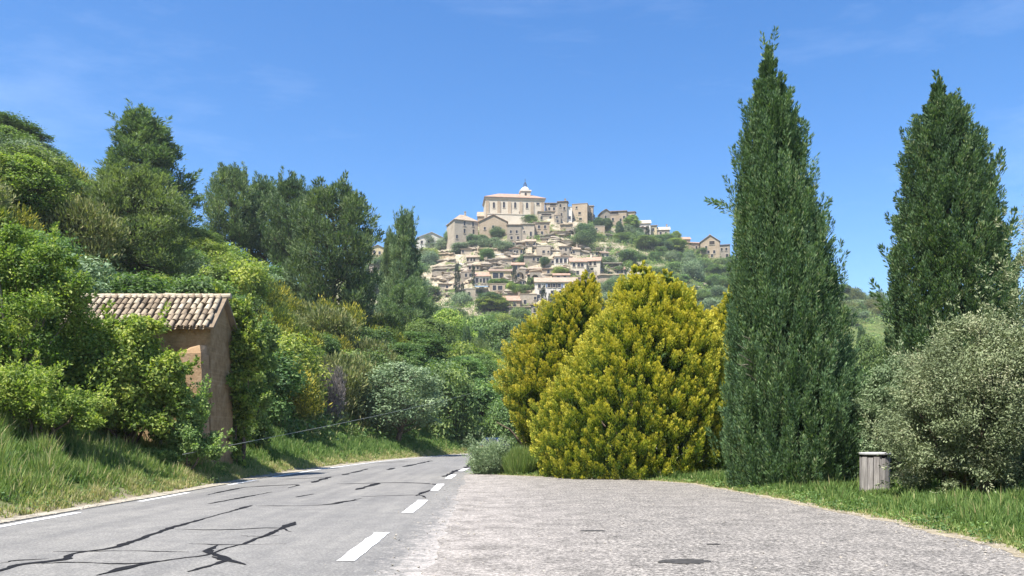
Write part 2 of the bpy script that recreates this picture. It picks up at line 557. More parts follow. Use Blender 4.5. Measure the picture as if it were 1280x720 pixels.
def gravel_mat():
    m, nt, out = new_mat('chipped_layby')
    co = objcoord(nt)
    big = noise(nt, co, 0.35, 6, 0.65); mid = noise(nt, co, 1.7, 7, 0.72); fine = noise(nt, co, 16, 6, 0.9)
    vor = nt.nodes.new('ShaderNodeTexVoronoi'); vor.inputs['Scale'].default_value = 15
    nt.links.new(co, vor.inputs['Vector'])
    c = ramp(nt, fine, [(0.38, (0.03, 0.028, 0.026)), (0.48, (0.135, 0.128, 0.12)), (0.60, (0.40, 0.375, 0.345))])
    vc = nt.nodes.new('ShaderNodeSeparateColor'); nt.links.new(vor.outputs['Color'], vc.inputs[0])
    c = mix(nt, 0.15, c, ramp(nt, vc.outputs[0], [(0.1, (0.68, 0.67, 0.67)), (0.9, (1.3, 1.27, 1.24))]), 'MULTIPLY')
    c = mix(nt, 0.75, c, ramp(nt, mid, [(0.34, (0.55, 0.545, 0.54)), (0.5, (1, 0.985, 0.97)), (0.66, (1.3, 1.27, 1.23))]), 'MULTIPLY')
    sx = nt.nodes.new('ShaderNodeSeparateXYZ'); nt.links.new(co, sx.inputs[0])
    # pale chippings lie thickest along the road side
    xe = math_n(nt, 'ADD', sx.outputs[0], math_n(nt, 'MULTIPLY', big, 3.2))
    mr = nt.nodes.new('ShaderNodeMapRange'); nt.links.new(xe, mr.inputs[0])
    mr.inputs[1].default_value, mr.inputs[2].default_value, mr.inputs[3].default_value, mr.inputs[4].default_value = 0.2, 3.6, 1, 0
    pk = ramp(nt, mid, [(0.35, (0.20, 0.183, 0.17)), (0.65, (0.46, 0.425, 0.40))])
    pk = mix(nt, 0.65, pk, ramp(nt, fine, [(0.3, (0.5, 0.48, 0.47)), (0.7, (1.3, 1.28, 1.25))]), 'MULTIPLY')
    c = mix(nt, math_n(nt, 'MULTIPLY', mr.outputs[0], 0.5), c, pk)
    principled(nt, out, c, 0.92, 0.15, fine, 0.008, 0.7)
    return m

M_ASPH = asphalt_mat()
M_GRAV = gravel_mat()
def offset_line(Lx, off):
    T = unit(np.gradient(Lx, axis=0))
    Nn = np.column_stack([T[:, 1], -T[:, 0]])          # to the right
    return Lx + Nn * (np.asarray(off)[:, None] if hasattr(off, '__len__') else off)
def dense(Lx, k=4):
    i = np.arange(len(Lx)); t = np.linspace(0, len(Lx) - 1, (len(Lx) - 1) * k + 1)
    return np.column_stack([np.interp(t, i, Lx[:, 0]), np.interp(t, i, Lx[:, 1])])

def rag(n, amp, seed, octv=(3, 7, 17, 40)):
    r = np.random.default_rng(seed)
    out = np.zeros(n); x = np.linspace(0, 1, n)
    for o in octv:
        out += np.interp(x, np.linspace(0, 1, o * 6), r.normal(size=o * 6)) / math.sqrt(o) * 2
    return out * amp

LD, RD = dense(ROAD_L), dense(ROAD_R)
oright = np.interp(RD[:, 1], [28, 40], [1.75, 0.35])
o = strip_mesh('road', offset_line(LD, rag(len(LD), 0.03, 1)), offset_line(RD, oright), 12, M_ASPH)
tag(o, 'grey cracked two lane road bending right', None, None, 'structure')

ys = np.linspace(-25, 33.9, 420)
xl = np.interp(ys, RD[:, 1], RD[:, 0]) + np.interp(ys, [5, 10, 17, 29, 34], [1.25, 1.1, 0.9, 0.62, 0.4]) + rag(len(ys), 0.07, 3, (5, 13, 30, 60))
xr = np.interp(ys, [-25, 5, 10.7, 14.5, 18.8, 22, 24, 26.5, 28, 29.2, 30.4, 31.6, 32.8, 33.9], [6, 6.6, 6.85, 7.05, 6.8, 6.55, 6.35, 6.05, 5.4, 4.2, 2.7, 0.9, -0.6, -1.75]) + rag(len(ys), 0.085, 4, (9, 21, 45, 80))
xr = np.maximum(xr, xl + 0.05)
o = strip_mesh('layby', np.column_stack([xl, ys]), np.column_stack([xr, ys]), 10, M_GRAV, z=0.005)
tag(o, 'pale gravelly layby beside the road', None, None, 'structure')
LAYBY_X = (ys, xr)

M_PALE = plain_mat('pale_gravel_edge', (0.30, 0.27, 0.215), 0.95, 0.1, 0.5, 3)
a = offset_line(LD, -0.42 + rag(len(LD), 0.05, 5)); b = offset_line(LD, 0.05 + rag(len(LD), 0.03, 6))
o = strip_mesh('gravel_strip', a, b, 4, M_PALE, z=0.022, skirt=0.08)
tag(o, None, None, None, 'structure')
M_DUST = plain_mat('dusty_soil_edge', (0.25, 0.215, 0.155), 0.95, 0.1, 0.5, 3)
# crumbly edge of the layby against the verge
k = (ys > 2)
o = strip_mesh('gravel_margin', np.column_stack([xr[k] - 0.08 + rag(k.sum(), 0.06, 8, (9, 30, 80)), ys[k]]), np.column_stack([xr[k] + 0.30 + rag(k.sum(), 0.08, 9, (9, 30, 80)), ys[k]]), 3, M_DUST, z=0.010, skirt=0.08)
tag(o, None, None, None, 'structure')

def paint_mat():
    m, nt, out = new_mat('worn_white_paint')
    co = objcoord(nt)
    n = noise(nt, co, 45, 5, 0.8); n2 = noise(nt, co, 4, 5, 0.7)
    c = ramp(nt, n, [(0.28, (0.42, 0.42, 0.41)), (0.45, (0.78, 0.78, 0.77))])
    c = mix(nt, 0.5, c, ramp(nt, n2, [(0.3, (0.75, 0.75, 0.74)), (0.6, (1, 1, 1))]), 'MULTIPLY')
    principled(nt, out, c, 0.7, 0.3, n, 0.003)
    return m
M_PAINT = paint_mat()
def marking(line, off, w, y0, y1):
    k = np.where((line[:, 1] >= y0) & (line[:, 1] <= y1))[0]
    yy = np.linspace(y0, y1, max(6, int((y1 - y0) * 4)))
    xx = np.interp(yy, line[:, 1], line[:, 0])
    c = np.column_stack([xx, yy])
    r = np.random.default_rng(int(y0 * 10))
    A = offset_line(c, off - w / 2 + 0.008 * r.normal(size=len(c))); B = offset_line(c, off + w / 2 + 0.008 * r.normal(size=len(c)))
    o = strip_mesh('road_marking', A, B, 2, M_PAINT, z=0.009, skirt=0.003)
    tag(o, None, None, None, 'structure')
for y0, y1 in ((3.7, 6.7), (10.2, 13.2), (16.6, 19.9), (23.4, 26.6), (30.0, 33.0), (36.4, 39.4), (43, 46), (49.5, 52.5)):
    marking(RD, 0.0, 0.24, y0, y1)
for y0, y1 in ((7.2, 10.2), (13.3, 16.7), (19.5, 22.5), (26.0, 29.0), (31.0, 72.0)):
    marking(LD, 0.24, 0.16, y0, y1)

M_SEAL = plain_mat('black_bitumen_seal', (0.012, 0.012, 0.014), 0.85, 0.15, 0.35, 9)
def crack(pts2, w0, seed, name='crack_seal', wv=0.5):
    pts = []
    for (u, v) in pts2:
        px, py = u / 2.0, 540 + v / 2.0
        Y = EYE * FPX / (py - HOR)
        pts.append((px2x(px, Y), Y))
    P = catmull(pts, 14)
    r = np.random.default_rng(seed)
    seg = np.linalg.norm(np.diff(P, axis=0), axis=1)
    n = max(10, int(seg.sum() / 0.12))
    t = np.concatenate([[0], np.cumsum(seg)]); tt = np.linspace(0, t[-1], n)
    P = np.column_stack([np.interp(tt, t, P[:, 0]), np.interp(tt, t, P[:, 1])])
    P += 0.035 * np.cumsum(r.normal(size=P.shape), axis=0) * 0.18 + 0.012 * r.normal(size=P.shape)
    ww = w0 * (1 + wv * np.interp(np.arange(n), np.linspace(0, n - 1, n // 5 + 2), r.normal(size=n // 5 + 2)))
    ww = np.clip(0.66 * ww * (1 + 0.12 * r.normal(size=n)), 0.25 * w0, 1.8 * w0)
    ww *= np.clip(np.minimum(np.arange(n), np.arange(n)[::-1]) / 4.0 + 0.15, 0, 1)
    o = strip_mesh(name, offset_line(P, -ww / 2), offset_line(P, ww / 2), 2, M_SEAL, z=0.0065 + 0.0003 * (seed % 6), skirt=0.002)
    tag(o, None, None, None, 'structure')
CRACKS = [
    ([(-60, 362), (0, 348), (60, 331), (160, 320), (200, 302), (300, 286), (390, 255), (440, 238), (520, 215), (640, 182)], 0.15),
    ([(100, 331), (170, 327), (240, 328)], 0.06), ([(240, 328), (330, 329), (430, 320)], 0.07),
    ([(240, 360), (330, 336), (430, 319), (520, 307), (560, 292), (620, 275), (700, 245), (742, 224)], 0.14),
    ([(470, 350), (540, 330), (565, 318), (522, 298), (548, 282)], 0.16), ([(530, 312), (570, 322), (605, 332)], 0.14),
    ([(440, 243), (560, 245), (690, 240), (725, 250)], 0.07), ([(130, 300), (250, 298), (330, 297), (480, 300)], 0.05),
    ([(470, 280), (560, 282), (715, 280)], 0.045), ([(600, 260), (660, 262), (700, 258)], 0.06),
    ([(640, 185), (740, 185), (830, 181), (870, 173), (900, 166)], 0.10), ([(820, 180), (890, 170)], 0.2),
    ([(900, 162), (960, 160), (1045, 158), (1062, 166)], 0.1), ([(1040, 160), (1062, 150), (1090, 140), (1084, 131), (1000, 127), (840, 130)], 0.16),
    ([(515, 158), (560, 148), (620, 138), (740, 132), (722, 140)], 0.16), ([(520, 180), (600, 165), (680, 150)], 0.14),
    ([(740, 163), (785, 155)], 0.24), ([(780, 127), (830, 112)], 0.28), ([(855, 108), (920, 92)], 0.3), ([(970, 95), (985, 90)], 0.3),
    ([(1010, 87), (1080, 72)], 0.35), ([(890, 145), (950, 128)], 0.26), ([(1108, 112), (1140, 97), (1165, 90), (1178, 76)], 0.3),
    ([(700, 118), (760, 116), (840, 113)], 0.12), ([(930, 78), (1020, 74)], 0.2), ([(0, 330), (40, 322), (120, 318)], 0.05),
]
for i, (p, wd) in enumerate(CRACKS):
    crack(p, wd, i + 20)
# dark patches in the layby: an oval repair and two small ones
def patch(px, py, rx, ry, seed):
    Y = EYE * FPX / (py - HOR); X = px2x(px, Y)
    r = np.random.default_rng(seed)
    n = 40
    t = np.linspace(0, 2 * np.pi, n, endpoint=False)
    q = 1 + 0.12 * np.sin(2 * t + 1) + 0.10 * r.normal(size=n)
    mb = MB()
    mb.poly([(X + rx * math.cos(a) * k, Y + ry * math.sin(a) * k, 0.0115) for a, k in zip(t, q)], [tuple(range(n))])
    o = mb.build('asphalt_patch', M_PATCH)
    tag(o, None, None, None, 'structure')
M_PATCH = plain_mat('dark_repair_asphalt', (0.05, 0.048, 0.046), 0.9, 0.2, 0.4, 14)
patch(855, 702.5, 0.30, 0.21, 1); patch(741, 664, 0.2, 0.08, 2); patch(893, 681, 0.1, 0.07, 3)
# ------------------------------------------------------------------ plant materials
M_BARK = plain_mat('grey_brown_bark', (0.13, 0.10, 0.075), 0.95, 0.1, 0.4, 14)
M_BARK_PALE = plain_mat('pale_bark', (0.22, 0.19, 0.155), 0.95, 0.1, 0.4, 14)
M_CYP = leaf_mat('cypress_foliage', [(0.0, (0.038, 0.078, 0.047)), (0.45, (0.087, 0.157, 0.072)), (0.8, (0.174, 0.258, 0.106)), (1.0, (0.302, 0.325, 0.179))], 0.3, 0.06, 0.006)
M_GOLD = leaf_mat('golden_foliage', [(0.0, (0.045, 0.09, 0.016)), (0.36, (0.14, 0.205, 0.026)), (0.62, (0.31, 0.355, 0.04)), (1.0, (0.66, 0.59, 0.095))], 0.36, 0.06, 0.006, tcol=(1, 1, 0.4))
M_GREEN = leaf_mat('green_leaves', [(0.0, (0.062, 0.108, 0.043)), (0.5, (0.147, 0.234, 0.079)), (1.0, (0.312, 0.396, 0.138))], 0.42, 0.18, 0.02)
M_LIME = leaf_mat('bright_leaves', [(0.0, (0.077, 0.129, 0.036)), (0.5, (0.210, 0.293, 0.062)), (1.0, (0.448, 0.482, 0.123))], 0.44, 0.12, 0.012)
M_YEL = leaf_mat('yellow_green_leaves', [(0.0, (0.06, 0.095, 0.02)), (0.5, (0.135, 0.175, 0.035)), (0.82, (0.20, 0.22, 0.04)), (1.0, (0.46, 0.42, 0.05))], 0.3, 0.15, 0.014)
M_OLV = leaf_mat('grey_green_leaves', [(0.0, (0.086, 0.135, 0.065)), (0.5, (0.173, 0.248, 0.124)), (1.0, (0.335, 0.410, 0.238))], 0.22, 0.14, 0.014, tcol=(0.9, 1, 0.7))
M_PALE_OLV = leaf_mat('pale_silver_leaves', [(0.0, (0.13, 0.16, 0.085)), (0.45, (0.215, 0.265, 0.135)), (0.75, (0.29, 0.325, 0.18)), (1.0, (0.40, 0.40, 0.26))], 0.2, 0.08, 0.01, tcol=(1, 1, 0.7))
M_DARK = leaf_mat('dark_leaves', [(0.0, (0.039, 0.080, 0.043)), (0.5, (0.092, 0.160, 0.070)), (1.0, (0.223, 0.281, 0.125))], 0.36, 0.15, 0.015)
M_PINE = leaf_mat('pine_needles', [(0.0, (0.053, 0.098, 0.052)), (0.5, (0.124, 0.190, 0.086)), (1.0, (0.261, 0.333, 0.149))], 0.32, 0.12, 0.012)
M_SCRUB = leaf_mat('dry_scrub_leaves', [(0.0, (0.090, 0.118, 0.039)), (0.5, (0.168, 0.196, 0.067)), (1.0, (0.302, 0.280, 0.123))], 0.25, 0.16, 0.018)
M_LILAC = leaf_mat('faded_lilac_leaves', [(0.0, (0.11, 0.105, 0.085)), (0.5, (0.20, 0.18, 0.16)), (1.0, (0.34, 0.29, 0.28))], 0.2, 0.1, 0.01, tcol=(1, 0.9, 0.9))
M_GRASS = leaf_mat('grass_blades', [(0.0, (0.072, 0.135, 0.038)), (0.45, (0.145, 0.235, 0.062)), (0.75, (0.255, 0.315, 0.10)), (1.0, (0.46, 0.40, 0.21))], 0.35, 0.02, 0.0)

def trunk_mesh(name, pts, rad, limbs=(), n=8, mat=None):
    mb = MB()
    mb.tube(pts, rad, n)
    for p, r in limbs:
        mb.tube(p, r, 5)
    return mb.mesh(name, mat or M_BARK, True)

def bend(p0, p1, sag=0.0, k=5, jit=0.06, r=RNG):
    p0, p1 = np.array(p0, float), np.array(p1, float)
    t = np.linspace(0, 1, k)[:, None]
    P = p0 + (p1 - p0) * t
    P[:, 2] += sag * (t[:, 0] * (1 - t[:, 0]) * 4)
    P[1:-1] += jit * r.normal(size=(k - 2, 3))
    return P

# ------------------------------------------------------------------ prototypes
PROTO = {}
def proto_thing(key, name, cat, parts):
    """parts: (part name, mesh); kept aside until the first copy is placed"""
    PROTO[key] = dict(name=name, cat=cat, parts=parts)

def place(key, x, y, h, w, label, group=None, rz=None, z=None, wy=None, name=None, cat=None, sink=0.1):
    """scale the prototype (1 m tall, 1 m wide at scale 1) to h by w"""
    p = PROTO[key]
    o = empty(name or p['name'], (x, y, (gz(x, y) if z is None else z) - sink), RNG.random() * 6.28 if rz is None else rz)
    o.scale = (w / p['w'], (wy or w) / p['w'], h / p['h'])
    tag(o, label, cat or p['cat'], group)
    for pn, me in p['parts']:
        link_mesh(pn, me, None, o)
    return o

def bush_proto(key, name, cat, mat, nb=26, per=560, L=0.165, W=0.085, rad=1.5, h=2.6, br=(0.38, 0.62), broad=True, seed=1, up=0.4, out=0.6, rnd=0.6, low=0.12, top=1.0, stem_mat=None, tvar=0.2, tcl=0.2, stems=5, tint0=0.5):
    r = np.random.default_rng(seed)
    C = []
    for i in range(nb):
        d = rand_dirs(1, r)[0]
        d[2] = abs(d[2]) if r.random() < 0.8 else d[2] * 0.3
        q = 0.55 + 0.4 * r.random()
        x, y = d[0] * rad * q, d[1] * rad * q
        z = h * (low + (0.50 - low) + d[2] * (0.5) * q * top)
        if r.random() < 0.25: z = h * (low + 0.12 * r.random())
        C.append((x, y, z))
    C = np.array(C)
    s = r.uniform(br[0], br[1], nb)
    Rd = np.column_stack([s, s, s * r.uniform(0.7, 1.0, nb)]) * rad
    Lm = leaf_mesh('foliage', [blob_leaves(C, Rd, per, L, W, broad, up, out, rnd, 0.6, r, tint0, tvar, tcl)], mat)
    mb = MB()
    for i in range(stems):
        c = C[r.integers(nb)]
        P = bend((0.12 * r.normal(), 0.12 * r.normal(), -0.2), c, 0.1, 5, 0.05, r)
        mb.tube(P, np.linspace(0.055, 0.012, 5) * rad / 1.5, 5)
    sm = mb.mesh('stem', stem_mat or M_BARK, True)
    proto_thing(key, name, cat, [('stem', sm), ('foliage', Lm)])
    v = np.empty(len(Lm.vertices) * 3, np.float32); Lm.vertices.foreach_get('co', v); v = v.reshape(-1, 3)
    PROTO[key]['w'] = float(np.percentile(v[:, 0], 98.5) - np.percentile(v[:, 0], 1.5)); PROTO[key]['h'] = float(np.percentile(v[:, 2], 99.5))

bush_proto('green_a', 'green_bush', 'bush', M_GREEN, seed=1)
bush_proto('green_b', 'green_bush', 'bush', M_GREEN, nb=34, per=430, br=(0.26, 0.46), seed=2, h=3.0)
bush_proto('lime_a', 'bright_green_bush', 'bush', M_LIME, seed=3, nb=30, per=480, br=(0.3, 0.5), h=2.8)
bush_proto('lime_b', 'bright_green_bush', 'bush', M_LIME, seed=4, nb=24, per=560, h=2.2)
bush_proto('olive_a', 'grey_green_bush', 'bush', M_OLV, seed=5, nb=36, per=330, L=0.17, W=0.06, br=(0.26, 0.44), h=2.6)
bush_proto('olive_b', 'grey_green_bush', 'bush', M_OLV, seed=6, nb=26, per=420, L=0.17, W=0.06, h=2.3)
bush_proto('broom_a', 'yellow_broom_bush', 'bush', M_YEL, seed=7, nb=30, per=360, L=0.22, W=0.05, broad=False, up=0.9, br=(0.26, 0.46), h=2.2, tcl=0.3)
bush_proto('dark_a', 'dark_green_bush', 'bush', M_DARK, seed=8, nb=28, per=400, h=3.0)
bush_proto('dark_b', 'dark_green_bush', 'bush', M_DARK, seed=9, nb=36, per=320, br=(0.25, 0.42), h=2.6)
bush_proto('scrub_a', 'dry_scrub_bush', 'bush', M_SCRUB, seed=10, nb=30, per=340, L=0.2, W=0.06, broad=False, up=0.8, br=(0.28, 0.46), h=2.2)
bush_proto('lilac_a', 'faded_lilac_bush', 'bush', M_LILAC, seed=12, nb=24, per=360, L=0.18, W=0.05, broad=False, up=0.8, h=1.8)

def tree_proto(key, name, mat, h=7.0, rad=2.4, nb=46, per=500, L=0.19, W=0.105, z0=0.28, br=(0.22, 0.36), broad=True, seed=1, prof=None, bark=None, tvar=0.2, tcl=0.2, up=0.4, trunk_r=0.17, lean=0.0):
    """tapered trunk, limbs to each clump and a crown of leaf clumps"""
    r = np.random.default_rng(seed)
    prof = prof or (lambda t: math.sqrt(max(0, 1 - (2 * t - 0.9) ** 2 * 0.85)))
    C, limbs = [], []
    for i in range(nb):
        t = (i + r.random()) / nb
        z = h * (z0 + (0.96 - z0) * t)
        q = rad * prof(t) * (0.35 + 0.6 * r.random() ** 0.6)
        a = i * 2.4 + 0.8 * r.random()
        C.append((q * math.cos(a) + lean * t, q * math.sin(a), z))
        zb = max(0.15 * h, z - 0.55 * q - 0.4)
        limbs.append((bend((lean * (zb / h), 0, zb), (C[-1][0], C[-1][1], z), -0.08 * q, 4, 0.05, r), np.linspace(0.05, 0.012, 4) * h / 7))
    C = np.array(C)
    s = r.uniform(br[0], br[1], nb) * rad * ((0.75 if broad else 0.45) + (0.45 if broad else 0.75) * np.array([prof((c[2] / h - z0) / (0.96 - z0)) for c in C]))
    Rd = np.column_stack([s * 1.15, s * 1.15, s * r.uniform(0.6, 0.85, nb)])
    cl = [blob_leaves(C, Rd, per, L, W, broad, up, 0.6, 0.6, 0.5, r, 0.5, tvar, tcl)]
    if not broad:                                     # upright leading shoots of a pine
        k3 = np.repeat(np.arange(nb), 3)
        Bs = C[k3] + rand_dirs(len(k3), r) * Rd[k3] * 0.75
        Ds = unit(np.column_stack([0.35 * C[k3, 0] / rad, 0.35 * C[k3, 1] / rad, np.ones(len(k3))]) + 0.2 * r.normal(size=(len(k3), 3)))
        cl.append(plume_leaves(Bs, Ds, 0.085 * h * (0.6 + 0.7 * r.random(len(k3))), 0.15, 60, L, W, r, 0.7, 0, 0.55, tvar))
    Lm = leaf_mesh('crown', cl, mat)
    kk = 7
    tz = np.linspace(-0.3, h * 0.9, kk)
    tp = np.column_stack([lean * tz / h + 0.07 * r.normal(size=kk), 0.07 * r.normal(size=kk), tz])
    tm = trunk_mesh('trunk', tp, np.linspace(trunk_r, 0.03, kk), limbs, 8, bark)
    proto_thing(key, name, 'tree', [('trunk', tm), ('crown', Lm)])
    v = np.empty(len(Lm.vertices) * 3, np.float32); Lm.vertices.foreach_get('co', v); v = v.reshape(-1, 3)
    PROTO[key]['w'] = float(np.percentile(v[:, 0], 98.5) - np.percentile(v[:, 0], 1.5)); PROTO[key]['h'] = float(np.percentile(v[:, 2], 99.7))

tree_proto('leafy_a', 'leafy_tree', M_GREEN, seed=21)
tree_proto('leafy_b', 'leafy_tree', M_GREEN, seed=22, nb=60, br=(0.15, 0.28), per=420)
tree_proto('limetree', 'bright_leafy_tree', M_LIME, seed=23, nb=52, br=(0.16, 0.29), per=440)
tree_proto('oak', 'dark_leafy_tree', M_DARK, seed=24, nb=44)
tree_proto('olive_tree', 'olive_tree', M_OLV, seed=25, L=0.2, W=0.07, nb=48, per=300, br=(0.17, 0.3))
cone = lambda t: (1.02 - t) ** 0.75
tall = lambda t: math.sin(math.pi * min(1, 0.22 + 0.80 * t)) ** 0.7
topc = lambda t: math.sin(math.pi * min(1, 0.18 + 0.78 * t)) ** 0.6
tree_proto('pine_full', 'pine_tree', M_PINE, h=12, rad=3.6, nb=95, per=380, L=0.30, W=0.065, z0=0.10, br=(0.14, 0.24), broad=False, seed=31, prof=lambda t: (0.65 + 0.5 * t) if t < 0.5 else 0.9 * math.sqrt(max(0.01, 1 - ((t - 0.5) / 0.52) ** 2)), up=0.9, trunk_r=0.26)
tree_proto('pine_spire', 'pine_tree', M_PINE, h=14, rad=3.0, nb=90, per=340, L=0.30, W=0.065, z0=0.15, br=(0.13, 0.24), broad=False, seed=32, prof=lambda t: 0.15 + 0.85 * (1.0 - t) ** 0.7, up=1.0, trunk_r=0.24)
tree_proto('pine_high', 'pine_tree', M_PINE, h=13, rad=2.6, nb=60, per=380, L=0.30, W=0.065, z0=0.38, br=(0.17, 0.30), broad=False, seed=33, prof=topc, up=0.9, trunk_r=0.2)
tree_proto('pine_soft', 'pine_tree', leaf_mat('soft_pine_needles', [(0.0, (0.075, 0.115, 0.05)), (0.5, (0.155, 0.205, 0.085)), (1.0, (0.27, 0.32, 0.14))], 0.35, 0.05, 0.006), h=12, rad=3.4, nb=95, per=400, L=0.30, W=0.06, z0=0.06, br=(0.17, 0.27), broad=False, seed=34, prof=lambda t: 0.95 * math.sqrt(max(0.01, 1 - (t * 0.98) ** 2.4)), up=1.2, trunk_r=0.24)

def cyp_proto(key, mat, h=8.0, rad=0.75, n=150, per=70, seed=41):
    r = np.random.default_rng(seed)
    t = r.random(n) ** 0.9; a = r.random(n) * 6.28
    pr = rad * np.sin(np.pi * np.clip(0.14 + 0.86 * t, 0, 1)) ** 0.7 * 0.62
    B = np.column_stack([pr * np.cos(a), pr * np.sin(a), h * (0.03 + 0.86 * t)])
    D = np.column_stack([np.cos(a) * 0.28, np.sin(a) * 0.28, np.ones(n)])
    Lm = leaf_mesh('crown', [plume_leaves(B, D, 0.95, 0.26, per, 0.22, 0.07, r)], mat)
    tm = trunk_mesh('trunk', [(0, 0, -0.3), (0.02, 0, h * 0.4), (0, 0, h * 0.85)], [0.12, 0.08, 0.02])
    proto_thing(key, 'cypress_tree', 'tree', [('trunk', tm), ('crown', Lm)])
    PROTO[key]['w'] = 2 * rad * 0.95; PROTO[key]['h'] = h
cyp_proto('cypress', M_CYP)
cyp_proto('cypress_far', leaf_mat('far_cypress_foliage', [(0.0, (0.02, 0.038, 0.02)), (0.5, (0.036, 0.062, 0.03)), (1.0, (0.065, 0.09, 0.045))], 0.15, 0.1, 0.01), h=8, rad=0.9, n=90, per=50, seed=42)
# ------------------------------------------------------------------ the two tall cypresses
def outline_crown(rows, Y, n_pl, per, seed, mat, card, plen, prad, tilt=0.3, depth=1.0, inner=0.62, tip=0.0, tint0=0.5, tvar=0.15, upw=1.0, rootx=None, inset=None, spread=0.5, jit=0.08, lift=0.0, tgrad=0.0, ridge=0.0, taper=0.8):
    """crown whose silhouette follows measured rows (photo row, left, right); a round body of revolution about a leaning axis"""
    rows = sorted(rows, key=lambda q: -q[0])
    zz = np.array([top2z(q[0], Y) for q in rows]); xl = np.array([px2x(q[1], Y) for q in rows]); xr = np.array([px2x(q[2], Y) for q in rows])
    r = np.random.default_rng(seed)
    cx, hw = (xl + xr) / 2, (xr - xl) / 2
    # sample heights in proportion to girth
    zs = np.linspace(zz[0], zz[-1], 400)
    g = np.interp(zs, zz, hw) + 0.05
    cdf = np.cumsum(g); cdf = cdf / cdf[-1]
    z = np.interp(r.random(n_pl), cdf, zs)
    a = r.random(n_pl) * 2 * np.pi
    c = np.interp(z, zz, cx); h = np.interp(z, zz, hw)
    q = inner + (1 - inner) * r.random(n_pl) ** 0.5
    ph = r.random(4) * 6.28
    lump = np.sin(3 * a + 0.9 * z + ph[0]) + np.sin(5 * a - 1.5 * z + ph[1]) + 0.8 * np.sin(9 * a + 2.3 * z + ph[2])
    q = q * (1 + jit * r.normal(size=n_pl) + ridge * lump)
    rr = np.maximum(h - (prad * 0.45 if inset is None else inset * np.clip(h / 0.9, 0.3, 1)), 0.03) * q
    ca, sa = np.cos(a), np.sin(a)
    B = np.column_stack([c + rr * ca, Y + rr * sa * depth, z - plen * 0.45 + lift])
    D = np.column_stack([ca * tilt, sa * tilt, np.full(n_pl, upw)]) + 0.12 * r.normal(size=(n_pl, 3))
    s = (0.7 + 0.6 * r.random(n_pl)) * np.clip(h / taper, 0.4, 1.0)
    V, T = plume_leaves(B, D, plen * s, prad * s, per, card[0], card[1], r, spread, tip, tint0, tvar)
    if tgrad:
        T = T + tgrad * (np.clip((V[:, 2] - zs[0]) / (zs[-1] - zs[0]), 0, 1) - 0.5)  # yellower upwards: sunlight on top put into the tint, besides truly greener low leaves
    return V, T

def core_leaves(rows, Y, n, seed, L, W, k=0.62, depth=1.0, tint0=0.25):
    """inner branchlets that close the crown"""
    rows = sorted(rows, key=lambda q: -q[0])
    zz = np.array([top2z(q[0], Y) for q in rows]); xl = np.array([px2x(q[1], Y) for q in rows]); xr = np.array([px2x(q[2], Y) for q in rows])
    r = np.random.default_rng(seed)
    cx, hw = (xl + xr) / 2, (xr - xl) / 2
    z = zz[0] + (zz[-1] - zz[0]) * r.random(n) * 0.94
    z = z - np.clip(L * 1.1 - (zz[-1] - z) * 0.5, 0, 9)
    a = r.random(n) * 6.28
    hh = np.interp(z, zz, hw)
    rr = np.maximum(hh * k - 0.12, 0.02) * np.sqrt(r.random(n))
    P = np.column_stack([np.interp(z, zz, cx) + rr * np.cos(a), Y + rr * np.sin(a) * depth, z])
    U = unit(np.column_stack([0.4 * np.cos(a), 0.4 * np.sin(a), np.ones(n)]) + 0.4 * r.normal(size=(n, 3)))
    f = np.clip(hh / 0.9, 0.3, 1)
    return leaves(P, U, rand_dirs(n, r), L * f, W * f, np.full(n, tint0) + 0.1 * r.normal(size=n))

def hero(name, label, cat, loc, parts_world, group=None):
    """parts_world: (part name, mesh in world coordinates)"""
    o = empty(name, loc)
    tag(o, label, cat, group)
    off = Matrix.Translation(-Vector(loc))
    for pn, me in parts_world:
        me.transform(off)
        link_mesh(pn, me, None, o)
    return o

C1 = [(622, 925, 1052), (612, 914, 1066), (580, 909, 1072), (540, 909, 1071), (500, 910, 1067), (450, 912, 1058), (400, 914, 1047), (350, 916, 1038), (300, 919, 1029), (250, 922, 1014), (200, 927, 1003), (170, 931, 999), (150, 936, 990), (130, 940, 984), (105, 946, 978), (82, 949, 973), (66, 952, 969), (56, 955, 966)]
Y1 = 24.6
twig = []
rg = np.random.default_rng(5)
for (px, py, dx, dz) in ((918, 262, -0.5, 0.35), (926, 222, -0.2, 0.5), (912, 250, -0.4, 0.1), (990, 172, 0.2, 0.6), (955, 68, -0.1, 0.6), (962, 60, 0.1, 0.7)):
    b = np.array([[px2x(px, Y1), Y1 - 0.2, top2z(py, Y1) - 0.25]])
    twig.append(plume_leaves(b, np.array([[dx, 0.0, dz]]), 0.75, 0.13, 70, 0.14, 0.045, rg))
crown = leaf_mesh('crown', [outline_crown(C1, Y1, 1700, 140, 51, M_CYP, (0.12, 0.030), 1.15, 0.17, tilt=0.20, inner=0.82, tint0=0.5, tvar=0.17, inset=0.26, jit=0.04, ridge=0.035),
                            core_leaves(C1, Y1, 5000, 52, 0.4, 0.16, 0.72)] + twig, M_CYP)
x0 = px2x(990, Y1)
tr = trunk_mesh('trunk', [(x0, Y1, -0.3), (x0, Y1, 2), (px2x(972, Y1), Y1, 7), (px2x(960, Y1), Y1, 13.3)], [0.24, 0.2, 0.12, 0.02])
